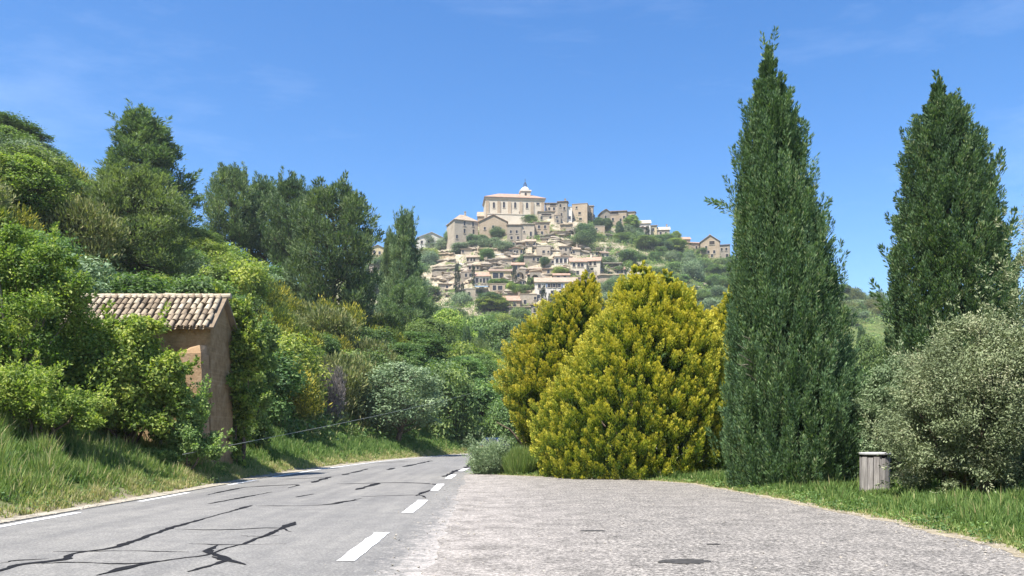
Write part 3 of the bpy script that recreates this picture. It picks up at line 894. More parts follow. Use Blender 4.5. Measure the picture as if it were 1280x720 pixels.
# bare dead branches showing on the left flank
mb = MB()
for k in range(7):
    r = np.random.default_rng(60 + k)
    bx, bz = px2x(916 + 8 * r.random(), Y1), top2z(436 + 10 * k * r.random(), Y1)
    mb.tube(bend((bx + 0.5, Y1 - 0.6, bz - 0.2), (bx - 0.15 - 0.2 * r.random(), Y1 - 1.3, bz + 0.25 * r.random()), 0.05, 4, 0.04, r), [0.02, 0.016, 0.012, 0.006], 4)
dead = mb.mesh('dead_branch', M_BARK_PALE, True)
hero('cypress_tree', 'tallest dark green cypress, standing beside the golden shrubs', 'tree', (x0, Y1, 0), [('trunk', tr), ('crown', crown), ('dead_branch', dead)], 'two big roadside cypresses')

C2 = [(560, 1140, 1235), (500, 1122, 1252), (460, 1117, 1262), (420, 1118, 1266), (380, 1120, 1262), (340, 1121, 1256), (300, 1124, 1248), (270, 1126, 1244), (240, 1131, 1234), (210, 1136, 1228), (180, 1140, 1219), (160, 1146, 1209), (140, 1153, 1200), (130, 1159, 1191), (118, 1163, 1184), (106, 1167, 1178), (97, 1169, 1175)]
Y2 = 31.0
twig = []
for (px, py, dx, dz) in ((1238, 222, 0.1, 0.6), (1242, 215, 0.1, 0.6), (1254, 300, 0.15, 0.6), (1257, 290, 0.1, 0.6), (1262, 335, 0.2, 0.5), (1171, 120, -0.05, 0.6), (1120, 330, -0.3, 0.5), (1115, 385, -0.4, 0.5), (1112, 372, -0.3, 0.4)):
    b = np.array([[px2x(px, Y2), Y2 - 0.2, top2z(py, Y2) - 0.5]])
    twig.append(plume_leaves(b, np.array([[dx, 0.0, dz]]), 1.3, 0.26, 90, 0.2, 0.06, rg))
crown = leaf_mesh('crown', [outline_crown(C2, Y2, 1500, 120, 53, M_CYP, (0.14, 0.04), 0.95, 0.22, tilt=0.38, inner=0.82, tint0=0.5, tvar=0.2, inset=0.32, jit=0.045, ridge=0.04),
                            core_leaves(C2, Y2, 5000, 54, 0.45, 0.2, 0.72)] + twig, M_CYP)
x0 = px2x(1192, Y2)
tr = trunk_mesh('trunk', [(x0, Y2, -0.3), (x0, Y2, 3), (px2x(1185, Y2), Y2, 9), (px2x(1173, Y2), Y2, 15)], [0.28, 0.24, 0.14, 0.02])
hero('cypress_tree', 'broader tall cypress rising behind the pale silvery shrub', 'tree', (x0, Y2, 0.0), [('trunk', tr), ('crown', crown)], 'two big roadside cypresses')

# ------------------------------------------------------------------ golden conifers
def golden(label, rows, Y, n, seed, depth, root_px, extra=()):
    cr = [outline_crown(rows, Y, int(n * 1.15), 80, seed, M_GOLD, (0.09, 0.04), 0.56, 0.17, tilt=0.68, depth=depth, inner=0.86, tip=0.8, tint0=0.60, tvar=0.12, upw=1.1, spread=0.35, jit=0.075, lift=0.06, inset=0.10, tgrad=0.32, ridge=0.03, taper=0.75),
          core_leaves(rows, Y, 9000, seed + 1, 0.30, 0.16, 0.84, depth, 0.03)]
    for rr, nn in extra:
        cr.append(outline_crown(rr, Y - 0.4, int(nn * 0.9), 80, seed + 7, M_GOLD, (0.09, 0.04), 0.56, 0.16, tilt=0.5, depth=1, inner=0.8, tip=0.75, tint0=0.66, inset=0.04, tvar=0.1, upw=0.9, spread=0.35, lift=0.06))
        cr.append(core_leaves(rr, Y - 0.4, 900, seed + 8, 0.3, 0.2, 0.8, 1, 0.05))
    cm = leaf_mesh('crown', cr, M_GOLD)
    xx = px2x(root_px, Y)
    limbs = []
    r = np.random.default_rng(seed)
    for k in range(9):
        a = r.random() * 6.28; q = 0.9 + r.random()
        limbs.append((bend((xx, Y, 0.1), (xx + q * math.cos(a), Y + q * math.sin(a) * 0.8, 1.6 + 3 * r.random()), 0.2, 5, 0.05, r), np.linspace(0.09, 0.02, 5)))
    top = sorted(rows)[0]
    tm = trunk_mesh('trunk', [(xx, Y, -0.3), (xx, Y, 2), ((xx + px2x((top[1] + top[2]) / 2, Y)) / 2, Y, 4), (px2x((top[1] + top[2]) / 2, Y), Y, top2z(top[0], Y) - 1)], [0.2, 0.16, 0.1, 0.02], limbs)
    hero('golden_conifer', label, 'shrub', (xx, Y, 0), [('trunk', tm), ('crown', cm)], 'clump of golden conifers')

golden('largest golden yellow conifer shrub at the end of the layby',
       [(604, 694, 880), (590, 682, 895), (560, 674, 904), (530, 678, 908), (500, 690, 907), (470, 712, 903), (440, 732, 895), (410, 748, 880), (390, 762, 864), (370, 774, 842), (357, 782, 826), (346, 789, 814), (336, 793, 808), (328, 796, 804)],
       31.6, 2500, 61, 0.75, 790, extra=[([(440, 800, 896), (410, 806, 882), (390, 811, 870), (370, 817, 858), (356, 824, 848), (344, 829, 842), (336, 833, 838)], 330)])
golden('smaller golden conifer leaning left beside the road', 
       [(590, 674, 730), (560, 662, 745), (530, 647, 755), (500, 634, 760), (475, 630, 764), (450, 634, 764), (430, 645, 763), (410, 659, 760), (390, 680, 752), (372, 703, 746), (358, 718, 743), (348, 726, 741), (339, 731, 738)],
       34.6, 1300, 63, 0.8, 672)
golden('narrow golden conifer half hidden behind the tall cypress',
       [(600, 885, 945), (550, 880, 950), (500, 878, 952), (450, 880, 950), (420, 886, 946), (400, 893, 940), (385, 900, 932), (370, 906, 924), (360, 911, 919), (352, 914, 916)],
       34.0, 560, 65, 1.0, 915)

# ------------------------------------------------------------------ pale shrubs on the right
def big_shrub(name, label, cat, mat, ell, Y, nb, per, L, W, seed, br=0.30, broad=True, up=0.35, root=None, tint0=0.5, tvar=0.22, tcl=0.15, stems=7, sz=0.8, base=None, group=None, pale=False, depth=0.8, stem_r=0.06, fill=0.6, shoots=70, sl=0.55):
    """ell: list of (px, py, rx px, ry px) lobes in photo pixels at distance Y -> clumps in a real volume"""
    r = np.random.default_rng(seed)
    C, S = [], []
    area = sum(e[2] * e[3] for e in ell)
    for (px, py, rx, ry) in ell:
        n = max(3, int(nb * rx * ry / area))
        d = rand_dirs(n, r)
        q = (fill + (1 - fill) * r.random(n))[:, None]
        ax, az = rx / FPX * Y, ry / FPX * Y
        s = br * min(ax, az) * r.uniform(0.75, 1.25, n)
        P = np.column_stack([px2x(px, Y) + d[:, 0] * (ax - s * 0.8) * q[:, 0], Y + d[:, 1] * max(ax, az) * depth * q[:, 0], top2z(py, Y) + d[:, 2] * (az - s * 0.7) * q[:, 0]])
        C.append(P); S.append(s)
    C = np.concatenate(C); S = np.concatenate(S)
    x0 = px2x(root if root else ell[0][0], Y)
    z0 = gz(x0, Y)
    ok = C[:, 2] > ground_z(C[:, 0], C[:, 1]) + 0.1
    C, S = C[ok], S[ok]
    Rd = np.column_stack([S, S, S * sz])
    cc = C.mean(0)
    k = r.integers(len(C), size=shoots)
    Ds = unit(unit(C[k] - cc) + np.array([0, 0, 0.7]) + 0.35 * r.normal(size=(shoots, 3)))
    Bs = C[k] + Ds * (S[k] * 0.6)[:, None]
    sh = plume_leaves(Bs, Ds, sl * (0.5 + r.random(shoots)), 0.10, 34, L * 0.95, W * 0.95, r, 0.8, 0, tint0 + 0.08, tvar)
    fm = leaf_mesh('foliage', [sh, blob_leaves(C, Rd, int(per * 1.25), L * 0.9, W * 0.9, broad, up, 0.6, 0.8, 0.4, r, tint0, tvar, tcl)], mat)
    mb = MB()
    for k in range(stems):
        c = C[r.integers(len(C))]
        P = bend((x0 + 0.15 * r.normal(), Y + 0.15 * r.normal(), z0 - 0.2), c, 0.15, 6, 0.07, r)
        mb.tube(P, np.linspace(stem_r, 0.012, 6), 5)
    sm = mb.mesh('stem', M_BARK_PALE if pale else M_BARK, True)
    return hero(name, label, cat, (x0, Y, z0), [('stem', sm), ('foliage', fm)], group)

big_shrub('silvery_shrub', 'big pale silvery shrub behind the wooden litter bin', 'shrub', M_PALE_OLV,
          [(1215, 505, 95, 112), (1165, 540, 70, 75), (1225, 440, 62, 55), (1275, 470, 60, 85), (1255, 570, 80, 60), (1205, 595, 80, 40), (1300, 520, 70, 120)], 19.2, 400, 330, 0.085, 0.03, 71, br=0.22, root=1200, stems=14, tint0=0.48, tcl=0.16, tvar=0.16, shoots=260, sl=0.6)
big_shrub('silvery_shrub', 'smaller grey green shrub between the tall cypress and the silvery shrub', 'shrub', M_OLV,
          [(1105, 505, 36, 48), (1130, 480, 40, 42), (1095, 545, 28, 40)], 23.5, 90, 330, 0.10, 0.035, 72, br=0.3, root=1118, stems=6, tint0=0.5)
big_shrub('green_bush', 'small bright green bush just behind the wooden litter bin', 'bush', M_LIME,
          [(1092, 555, 32, 24), (1110, 580, 30, 26)], 25.5, 26, 380, 0.10, 0.06, 73, br=0.45, root=1098, stems=4)
# olive tree standing outside on the right, whose twigs hang into view
big_shrub('olive_tree', 'sparse olive tree whose pale twigs reach in by the broader cypress', 'tree', M_PALE_OLV,
          [(1296, 345, 32, 70), (1335, 300, 60, 90), (1360, 400, 70, 70)], 15.5, 70, 150, 0.075, 0.022, 74, br=0.4, root=1372, stems=11, tint0=0.6, stem_r=0.07, pale=True)

# ------------------------------------------------------------------ leafy shrubs left of the road
BL = 'leafy shrubs on the left bank'
big_shrub('leafy_shrub', 'tall yellow green shrub with bare pale twigs left of the hut', 'shrub', M_LIME,
          [(40, 400, 75, 85), (75, 350, 40, 45), (0, 470, 90, 80), (20, 330, 60, 50), (-60, 420, 90, 110)], 24.5, 230, 260, 0.12, 0.065, 81, br=0.27, root=20, stems=26, pale=True, tint0=0.55, tcl=0.22, group=BL)
big_shrub('leafy_shrub', 'bright green broad leaved shrub covering the front of the hut', 'shrub', M_LIME,
          [(150, 465, 72, 65), (190, 500, 62, 55), (120, 500, 70, 55), (215, 475, 30, 40), (160, 420, 50, 30)], 26.6, 210, 270, 0.135, 0.09, 82, br=0.28, root=160, stems=10, tint0=0.5, tcl=0.2, group=BL)
big_shrub('leafy_shrub', 'low yellow tinged shrub nearest the road on the left bank', 'shrub', M_LIME,
          [(30, 495, 70, 48), (85, 515, 60, 34), (-20, 500, 60, 60)], 22.4, 130, 260, 0.105, 0.055, 83, br=0.33, root=50, stems=8, tint0=0.58, group=BL)
big_shrub('leafy_shrub', 'small light green bush at the foot of the hut corner', 'shrub', M_GREEN,
          [(236, 550, 28, 34), (215, 568, 32, 20), (246, 515, 15, 30), (262, 560, 14, 22)], 26.8, 66, 260, 0.10, 0.06, 84, br=0.4, root=232, stems=5, tint0=0.75, group=BL)

# grey herb clump and long grass clump at the tip of the layby
big_shrub('grey_herb_bush', 'low grey green herb bush at the tip of the layby', 'bush', M_OLV,
          [(613, 574, 25, 25), (602, 582, 16, 16), (628, 578, 16, 18)], 33.6, 60, 330, 0.11, 0.03, 85, br=0.5, broad=False, up=0.9, root=620, stems=4, tint0=0.62)
# ------------------------------------------------------------------ stone hut with canal tile roof
M_HUT = stone_mat('rubble_render', (0.25, 0.165, 0.085), (0.42, 0.29, 0.16), (0.54, 0.405, 0.25), 2.4, 3.4, 0.05, 0.0)
M_RED = stone_mat('reddish_stone', (0.31, 0.20, 0.115), (0.42, 0.285, 0.165), (0.52, 0.39, 0.26), 2.2, 3.6, 0.03, 0.0)
M_WOOD = plain_mat('weathered_wood', (0.30, 0.27, 0.25), 0.9, 0.15, 0.3, 9)

def tile_mat():
    m, nt, out = new_mat('canal_tiles')
    at = nt.nodes.new('ShaderNodeAttribute'); at.attribute_name = 'tint'
    n = noise(nt, objcoord(nt), 5, 5, 0.7)
    c = ramp(nt, at.outputs['Fac'], [(0.0, (0.16, 0.125, 0.09)), (0.3, (0.29, 0.23, 0.165)), (0.6, (0.39, 0.33, 0.245)), (1.0, (0.50, 0.445, 0.345))])
    c = mix(nt, 0.6, c, ramp(nt, n, [(0.3, (0.55, 0.53, 0.5)), (0.65, (1.1, 1.08, 1.05))]), 'MULTIPLY')
    principled(nt, out, c, 0.9, 0.15, n, 0.008)
    return m
M_TILE = tile_mat()

def canal_roof(name, x0, x1, ye, ze, yr, zr, seed, parent, pitch=0.245, row=0.36):
    """half round tiles laid up the slope from the eave (ye,ze) to the ridge (yr,zr)"""
    r = np.random.default_rng(seed)
    V, Q, T = [], [], []
    sl = math.hypot(yr - ye, zr - ze); dy, dz = (yr - ye) / sl, (zr - ze) / sl
    ny, nz = -dz * np.sign(dy) * np.sign(1), abs(dy)
    if dy < 0: ny = dz * 1.0
    nr = int(sl / row) + 1
    def add(cx, s0, s1, r0, r1, lift0, lift1, up, t):
        b = len(V)
        for (s, rad, lf) in ((s0, r0, lift0), (s1, r1, lift1)):
            for k in range(7):
                a = math.pi * k / 6
                h = math.sin(a) * rad * (1 if up else -0.75) + lf
                V.append((cx + math.cos(a) * rad, ye + dy * s + ny * h, ze + dz * s + nz * h)); T.append(t)
        for k in range(6):
            Q.append((b + k, b + k + 1, b + 8 + k, b + 7 + k))
    n = int((x1 - x0) / pitch)
    for c in range(n + 1):
        cx = x0 + pitch * c
        for i in range(nr):
            j = 0.02 * r.normal(); t = float(np.clip(0.46 + 0.24 * r.normal(), 0, 1))
            s0 = i * row - 0.06 + 0.02 * r.normal(); s1 = min(s0 + row + 0.12, sl + 0.02)
            add(cx + j, s0, s1, 0.098, 0.08, 0.085, 0.055, True, t)
            if c < n:
                add(cx + pitch / 2 + j, s0 + 0.02, s1, 0.10, 0.10, 0.05, 0.03, False, float(np.clip(t - 0.12, 0, 1)))
    # bed under the tiles
    b = len(V)
    for (x, s, h) in ((x0 - 0.05, 0.05, 0.0), (x1 + 0.05, 0.05, 0.0), (x1 + 0.05, sl, 0.0), (x0 - 0.05, sl, 0.0), (x0 - 0.05, 0.05, -0.09), (x1 + 0.05, 0.05, -0.09), (x1 + 0.05, sl, -0.09), (x0 - 0.05, sl, -0.09)):
        V.append((x, ye + dy * s + ny * h, ze + dz * s + nz * h)); T.append(0.15)
    Q += [(b, b + 1, b + 2, b + 3), (b + 4, b + 7, b + 6, b + 5), (b, b + 4, b + 5, b + 1), (b + 1, b + 5, b + 6, b + 2), (b + 3, b + 2, b + 6, b + 7), (b, b + 3, b + 7, b + 4)]
    Q = np.array(Q)
    me = np_mesh(name, np.array(V), Q.ravel(), np.arange(len(Q)) * 4, np.full(len(Q), 4), M_TILE, {'tint': np.array(T)})
    return link_mesh(name, me, None, parent)

HX0, HX1, HY0, HY1 = -16.0, -11.0, 29.2, 31.5
hut = empty('stone_hut', (HX0 / 2 + HX1 / 2, (HY0 + HY1) / 2, 0))
tag(hut, 'small roadside stone hut with a pale canal tile roof', 'hut')
def inhut(mb, name, mat, smooth=False):
    ox, oy = (HX0 + HX1) / 2, (HY0 + HY1) / 2
    mb.v = [(x - ox, y - oy, z) for x, y, z in mb.v]
    return mb.build(name, mat, hut, smooth)
EV, RG, YM = 5.62, 6.82, (HY0 + HY1) / 2
mb = MB()
mb.poly([(HX0, HY0, -0.5), (HX1, HY0, -0.5), (HX1, HY1, -0.5), (HX0, HY1, -0.5), (HX0, HY0, EV), (HX1, HY0, EV), (HX1, HY1, EV), (HX0, HY1, EV), (HX0, YM, RG), (HX1, YM, RG)],
        [(0, 1, 5, 4), (1, 2, 6, 9, 5), (2, 3, 7, 6), (3, 0, 4, 8, 7), (4, 5, 9, 8), (8, 9, 6, 7), (0, 3, 2, 1)])
inhut(mb, 'wall', M_HUT)
ox, oy = (HX0 + HX1) / 2, (HY0 + HY1) / 2
rf = canal_roof('roof', HX0 - ox - 0.2, HX1 - ox + 0.16, HY0 - oy - 0.34, EV - 0.12, 0.0, RG + 0.06, 1, hut)
canal_roof('roof', HX0 - ox - 0.2, HX1 - ox + 0.16, HY1 - oy + 0.34, EV - 0.12, 0.0, RG + 0.06, 2, hut)
mb = MB()
r = np.random.default_rng(3)
for k in range(16):
    xa = HX0 - 0.25 + k * 0.345
    P = [(xa, YM, RG + 0.06 + 0.01 * r.normal()), (xa + 0.42, YM, RG + 0.09)]
    mb.tube(P, [0.12, 0.10], 10)
inhut(mb, 'ridge_tile', M_TILE).data.attributes.new('tint', 'FLOAT', 'POINT').data.foreach_set('value', [0.75] * (16 * 20))
# broken stub of a lit reddish buttress at the front corner
mb = MB()
xb0, xb1, yb0, yb1 = -11.85, -11.03, 28.45, 29.19
zt = [4.55, 4.75, 4.6, 4.5]
n = 9
rr = np.random.default_rng(4)
for i in range(n):
    z0, z1 = -0.4 + (4.95) * i / n, -0.4 + 4.95 * (i + 1) / n
    e = 0.06 * (1 - i / n) + 0.03 * rr.random()
    mb.box(xb0 - e, xb1 - 0.02 * rr.random() + (0.015 if i % 2 else 0), yb0 - e, yb1, z0, z1 - 0.004)
mb.poly([(xb0 + .05, yb0 + .03, 4.55), (xb1 - .06, yb0 + .05, 4.55), (xb1 - .05, yb1, 4.55), (xb0 + .1, yb1, 4.55), (xb0 + .3, yb0 + .25, 4.78), (xb1 - .15, yb0 + .2, 4.86), (xb1 - .1, yb1, 4.9), (xb0 + .3, yb1, 4.82)],
        [(4, 5, 6, 7), (0, 1, 5, 4), (1, 2, 6, 5), (3, 0, 4, 7)])
inhut(mb, 'buttress', M_RED)
mb = MB(); mb.tube([(-12.3, 28.0, 1.0), (-12.28, 28.0, 4.55)], [0.06, 0.055], 7)
o = mb.build('wooden_stake', M_WOOD); tag(o, 'pale wooden stake sticking up beside the hut front', 'stake')

big_shrub('climbing_ivy', 'bright green climber hanging over the right edge of the hut', 'climber', M_LIME,
          [(296, 405, 22, 30), (306, 440, 26, 36), (300, 490, 22, 44), (293, 540, 18, 36), (280, 380, 16, 11), (290, 392, 14, 16)], 31.9, 190, 170, 0.15, 0.10, 91, br=0.36, root=296, stems=7, depth=0.55, tint0=0.42)
big_shrub('green_bush', 'leafy bush with pale blossom close against the hut side', 'bush', M_GREEN,
          [(322, 470, 24, 50), (318, 540, 22, 34), (330, 430, 22, 30)], 37.0, 80, 220, 0.15, 0.09, 92, br=0.36, root=322, stems=6, tint0=0.55)

# ------------------------------------------------------------------ slatted litter bin
YB = 22.0
bx, bz = px2x(1093.5, YB), gz(px2x(1093.5, YB), YB) - 0.03
bn = empty('litter_bin', (bx, YB, bz))
tag(bn, 'round grey wooden litter bin standing in the verge grass', 'litter bin')
mb = MB(); rr = np.random.default_rng(8)
ns = 15
for k in range(ns):
    a0 = 2 * math.pi * (k + 0.05) / ns; a1 = 2 * math.pi * (k + 0.95) / ns
    top = 1.00 + 0.02 * rr.normal(); bot = -0.12
    ri, ro = 0.352, 0.38 + 0.006 * rr.normal()
    pts = []
    for z in (bot, top):
        for (rad, a) in ((ro, a0), (ro, a1), (ri, a1), (ri, a0)):
            pts.append((rad * math.cos(a), rad * math.sin(a), z))
    mb.poly(pts, [(0, 3, 2, 1), (4, 5, 6, 7), (0, 1, 5, 4), (1, 2, 6, 5), (2, 3, 7, 6), (3, 0, 4, 7)])
def slat_mat():
    m, nt, out = new_mat('silvered_boards')
    co = objcoord(nt)
    mp = nt.nodes.new('ShaderNodeMapping'); mp.inputs['Scale'].default_value = (26, 26, 1.6)
    nt.links.new(co, mp.inputs['Vector'])
    n = noise(nt, mp.outputs[0], 1.0, 5, 0.7); n2 = noise(nt, co, 4.0, 3, 0.6)
    c = ramp(nt, n, [(0.3, (0.14, 0.125, 0.125)), (0.5, (0.30, 0.28, 0.275)), (0.7, (0.46, 0.44, 0.43))])
    c = mix(nt, 0.5, c, ramp(nt, n2, [(0.3, (0.7, 0.7, 0.72)), (0.7, (1.05, 1.03, 1.0))]), 'MULTIPLY')
    principled(nt, out, c, 0.9, 0.15, n, 0.006)
    return m
mb.build('slat_panel', slat_mat(), bn)
M_INNER = plain_mat('dark_liner', (0.035, 0.035, 0.037), 0.8, 0.2)
mb = MB(); mb.lathe([(0.31, -0.1), (0.33, 0.5), (0.34, 1.0), (0.32, 1.06)], 20); mb.build('liner', M_INNER, bn, True)
M_LID = plain_mat('grey_lid_board', (0.38, 0.38, 0.39), 0.7, 0.3, 0.15, 12)
mb = MB(); mb.lathe([(0.38, 1.055), (0.405, 1.065), (0.41, 1.10), (0.39, 1.118), (0.2, 1.128), (0.01, 1.13)], 28); mb.build('lid', M_LID, bn)
for a in (0.5, 2.6, 4.7):
    mb = MB(); mb.box(0.36 * math.cos(a) - 0.02, 0.36 * math.cos(a) + 0.02, 0.36 * math.sin(a) - 0.02, 0.36 * math.sin(a) + 0.02, 0.95, 1.06)
    mb.build('lid_bracket', M_INNER, bn)

# ------------------------------------------------------------------ dark blue car on the bend
def car_body(wd=1.74):
    side = [(-2.05, 0.32), (-2.08, 0.62), (-1.98, 0.86), (-1.72, 0.94), (-1.42, 1.34), (-0.9, 1.47), (0.1, 1.46), (0.62, 1.32), (1.02, 0.98), (1.75, 0.86), (2.02, 0.68), (2.06, 0.34), (1.72, 0.26), (-1.7, 0.26)]
    bm = bmesh.new()
    def ring(s):
        out = []
        for (x, z) in side:
            nar = 1.0 if z < 0.95 else 1.0 - 0.30 * (z - 0.95) / 0.55
            nar *= 1 - 0.06 * (abs(x) > 1.9)
            out.append(bm.verts.new((s * wd / 2 * nar, x, z)))
        return out
    a, b = ring(-1), ring(1)
    n = len(side)
    for i in range(n):
        bm.faces.new((a[i], a[(i + 1) % n], b[(i + 1) % n], b[i]))
    bm.faces.new(a[::-1]); bm.faces.new(b)
    bmesh.ops.recalc_face_normals(bm, faces=bm.faces)
    bmesh.ops.bevel(bm, geom=list(bm.edges), offset=0.05, segments=2, profile=0.6, affect='EDGES')
    me = bpy.data.meshes.new('body'); bm.to_mesh(me); bm.free()
    return me
M_BLUE = plain_mat('dark_blue_paint', (0.006, 0.016, 0.05), 0.45, 0.4, 0.05)
M_GLASS = plain_mat('tinted_glass', (0.02, 0.025, 0.03), 0.08, 0.6, 0.05)
M_TYRE = plain_mat('tyre_rubber', (0.02, 0.02, 0.02), 0.85, 0.2)
M_RIM = plain_mat('wheel_alloy', (0.5, 0.5, 0.52), 0.35, 0.5, 0.05, 6, 0.8)
M_LAMP = plain_mat('red_lamp_lens', (0.4, 0.02, 0.015), 0.2, 0.5, 0.05)
M_PLATE = plain_mat('number_plate_white', (0.7, 0.7, 0.68), 0.5, 0.3, 0.05)
YC = 68.0
tx = math.atan2(2.4, 9.5)
car = empty('parked_car', (px2x(619, YC), YC, 0.0), -tx)
tag(car, 'dark blue car on the road bend half hidden by the herb bush', 'car')
link_mesh('body', car_body(), M_BLUE, car)
mb = MB(); mb.poly([(-0.66, -1.75, 0.97), (0.66, -1.75, 0.97), (0.56, -1.46, 1.33), (-0.56, -1.46, 1.33)], [(0, 1, 2, 3)]); mb.v = [(x, y - 0.012, z + 0.008) for x, y, z in mb.v]; mb.build('rear_window', M_GLASS, car)
mb = MB(); mb.poly([(-0.66, 1.05, 0.99), (0.66, 1.05, 0.99), (0.56, 0.66, 1.31), (-0.56, 0.66, 1.31)], [(3, 2, 1, 0)]); mb.v = [(x, y + 0.012, z + 0.01) for x, y, z in mb.v]; mb.build('windscreen', M_GLASS, car)
for s in (-1, 1):
    mb = MB(); mb.poly([(s * 0.872, -1.35, 0.97), (s * 0.872, 0.85, 0.97), (s * 0.735, 0.45, 1.36), (s * 0.735, -1.15, 1.38)], [(0, 1, 2, 3) if s > 0 else (3, 2, 1, 0)]); mb.build('side_window', M_GLASS, car)
    mb = MB(); mb.box(s * 0.62 - 0.14, s * 0.62 + 0.14, -2.10, -2.03, 0.66, 0.80); mb.build('tail_lamp', M_LAMP, car)
    for yy in (-1.3, 1.3):
        t = MB(); t.tube([(s * 0.70, yy, 0.31), (s * 0.885, yy, 0.31)], 0.31, 20); wl = t.build('wheel', M_TYRE, car)
        t = MB(); t.tube([(s * 0.86, yy, 0.31), (s * 0.893, yy, 0.31)], 0.19, 16); t.build('rim', M_RIM, wl)
mb = MB(); mb.box(-0.26, 0.26, -2.105, -2.085, 0.46, 0.57); mb.build('number_plate', M_PLATE, car)
mb = MB(); mb.box(-0.85, 0.85, -2.13, -2.0, 0.32, 0.45); mb.build('bumper', M_INNER, car)

# ------------------------------------------------------------------ slack cable between two wooden poles
M_CABLE = plain_mat('pale_cable', (0.34, 0.35, 0.33), 0.6, 0.3, 0.1)
pa = Vector((px2x(228, 25.5), 25.5, top2z(568, 25.5))); pb = Vector((px2x(425, 46), 46, top2z(517, 46))); pc = Vector((px2x(622, 92), 92, top2z(482, 92)))
mb = MB()
P = [pa.lerp(pc, t) + Vector((0, 0, -0.25 * 4 * t * (1 - t))) for t in np.linspace(0, 1, 40)]
mb.tube(P, 0.008, 5)
o = mb.build('overhead_cable', M_CABLE); tag(o, 'thin slack cable strung along the left bank', 'cable')

# ------------------------------------------------------------------ grass
def grass_object(label, pts, h, w, tint, seed, lean=0.35):
    r = np.random.default_rng(seed)
    n = len(pts)
    z = ground_z(pts[:, 0], pts[:, 1]) - 0.03
    P = np.column_stack([pts, z])
    U = unit(np.column_stack([lean * r.normal(size=n), lean * r.normal(size=n), np.ones(n)]))
    me = leaf_mesh('grass', [leaves(P, U, rand_dirs(n, r), h, w, tint, 0.1)], M_GRASS)
    o = link_mesh('grass', me)
    tag(o, label, 'grass', None, 'stuff')

def bank_grass():
    r = np.random.default_rng(14)
    n = 330000
    # more blades close by
    y = 9 + 72 * r.random(n) ** 1.35
    d = 0.42 + 6.2 * r.random(n) ** 1.25
    Lx = np.interp(y, LD[:, 1], LD[:, 0])
    T = unit(np.gradient(LD, axis=0)); tx = np.interp(y, LD[:, 1], T[:, 0]); ty = np.interp(y, LD[:, 1], T[:, 1])
    x = Lx - d * ty; yy = y + d * tx
    cl = wob(x, yy, 1.6, 21) + 0.6 * wob(x, yy, 0.7, 22)
    keep = (cl + 1.4 * r.random(n) > 0.1) & ~((x > HX0) & (x < HX1) & (yy > HY0 - 0.05) & (yy < HY1)) & (d > 0.42 + 0.25 * r.random(n) + 0.2 * wob(x, yy, 1.1, 24))
    x, yy, d, y, cl = x[keep], yy[keep], d[keep], y[keep], cl[keep]
    n = len(x)
    h = (0.12 + 0.26 * sstep(0.4, 2.2, d)) * (0.6 + 0.8 * r.random(n)) * (1 + 0.35 * cl)
    w = 0.010 + 0.0011 * yy
    fresh = sstep(24, 40, yy) * sstep(0.7, 2.0, d)
    t = 0.44 + 0.10 * cl + 0.13 * r.normal(size=n) + 0.36 * (1 - sstep(0.6, 1.7, d)) + 0.08 * (1 - fresh) * (r.random(n) < 0.6) - 0.12 * fresh
    seedh = r.random(n) < 0.10 - 0.07 * fresh
    t = np.where(seedh, t + 0.35, t); h = np.where(seedh, h * 1.3, h); w = np.where(seedh, w * 0.7, w)
    grass_object('long mixed grass on the bank left of the road', np.column_stack([x, yy]), np.clip(h, 0.05, 1), w, t, 15)
bank_grass()

def right_grass():
    r = np.random.default_rng(16)
    n = 330000
    y = 6 + 30 * r.random(n) ** 1.2
    xr_ = np.interp(y, LAYBY_X[0], LAYBY_X[1])
    x = xr_ - 0.05 + 8.5 * r.random(n) ** 1.4
    # island in front of the golden shrubs and along the road beyond the layby tip
    m = r.random(n) < 0.22
    x = np.where(m, -2.6 + 12 * r.random(n), x); y = np.where(m, 27.5 + 12 * r.random(n) ** 1.3, y)
    far = np.interp(x, [-1.9, -0.6, 0.9, 2.7, 4.2, 5.4, 6.05], [33.9, 32.8, 31.6, 30.4, 29.2, 28, 26.5])
    inl = (y < 33.9) & (x < np.interp(y, LAYBY_X[0], LAYBY_X[1]) + 0.10 + 0.22 * r.random(n) + 0.12 * wob(x, y, 0.8, 33))
    onroad = x < np.interp(y, RD[:, 1], RD[:, 0]) + 0.75
    cl = wob(x, y, 1.4, 31) + 0.6 * wob(x, y, 0.6, 32)
    bin_ = np.hypot(x - bx, y - YB) < 0.55
    keep = ~inl & ~onroad & ~(bin_ & (r.random(n) < 0.6)) & (cl + 1.5 * r.random(n) > 0.05)
    x, y, cl = x[keep], y[keep], cl[keep]
    n = len(x)
    e = np.where(y < 33.9, x - np.interp(y, LAYBY_X[0], LAYBY_X[1]), 2.0)
    h = (0.07 + 0.20 * sstep(0.15, 1.6, e)) * (0.6 + 0.8 * r.random(n)) * (1 + 0.3 * cl)
    h = np.where((np.abs(x - bx * y / YB) < 0.7) & (y > 17) & (y < YB), 0.5 * h, h)
    w = 0.010 + 0.0010 * y
    t = 0.30 + 0.12 * cl + 0.12 * r.normal(size=n) + 0.5 * (1 - sstep(0.15, 1.2, e + 0.35 * cl))
    sd = r.random(n) < 0.06
    t = np.where(sd, t + 0.35, t); h = np.where(sd, h * 1.25, h)
    grass_object('fresh grass along the verge right of the layby', np.column_stack([x, y]), np.clip(h, 0.04, 0.8), w, t, 17)
right_grass()
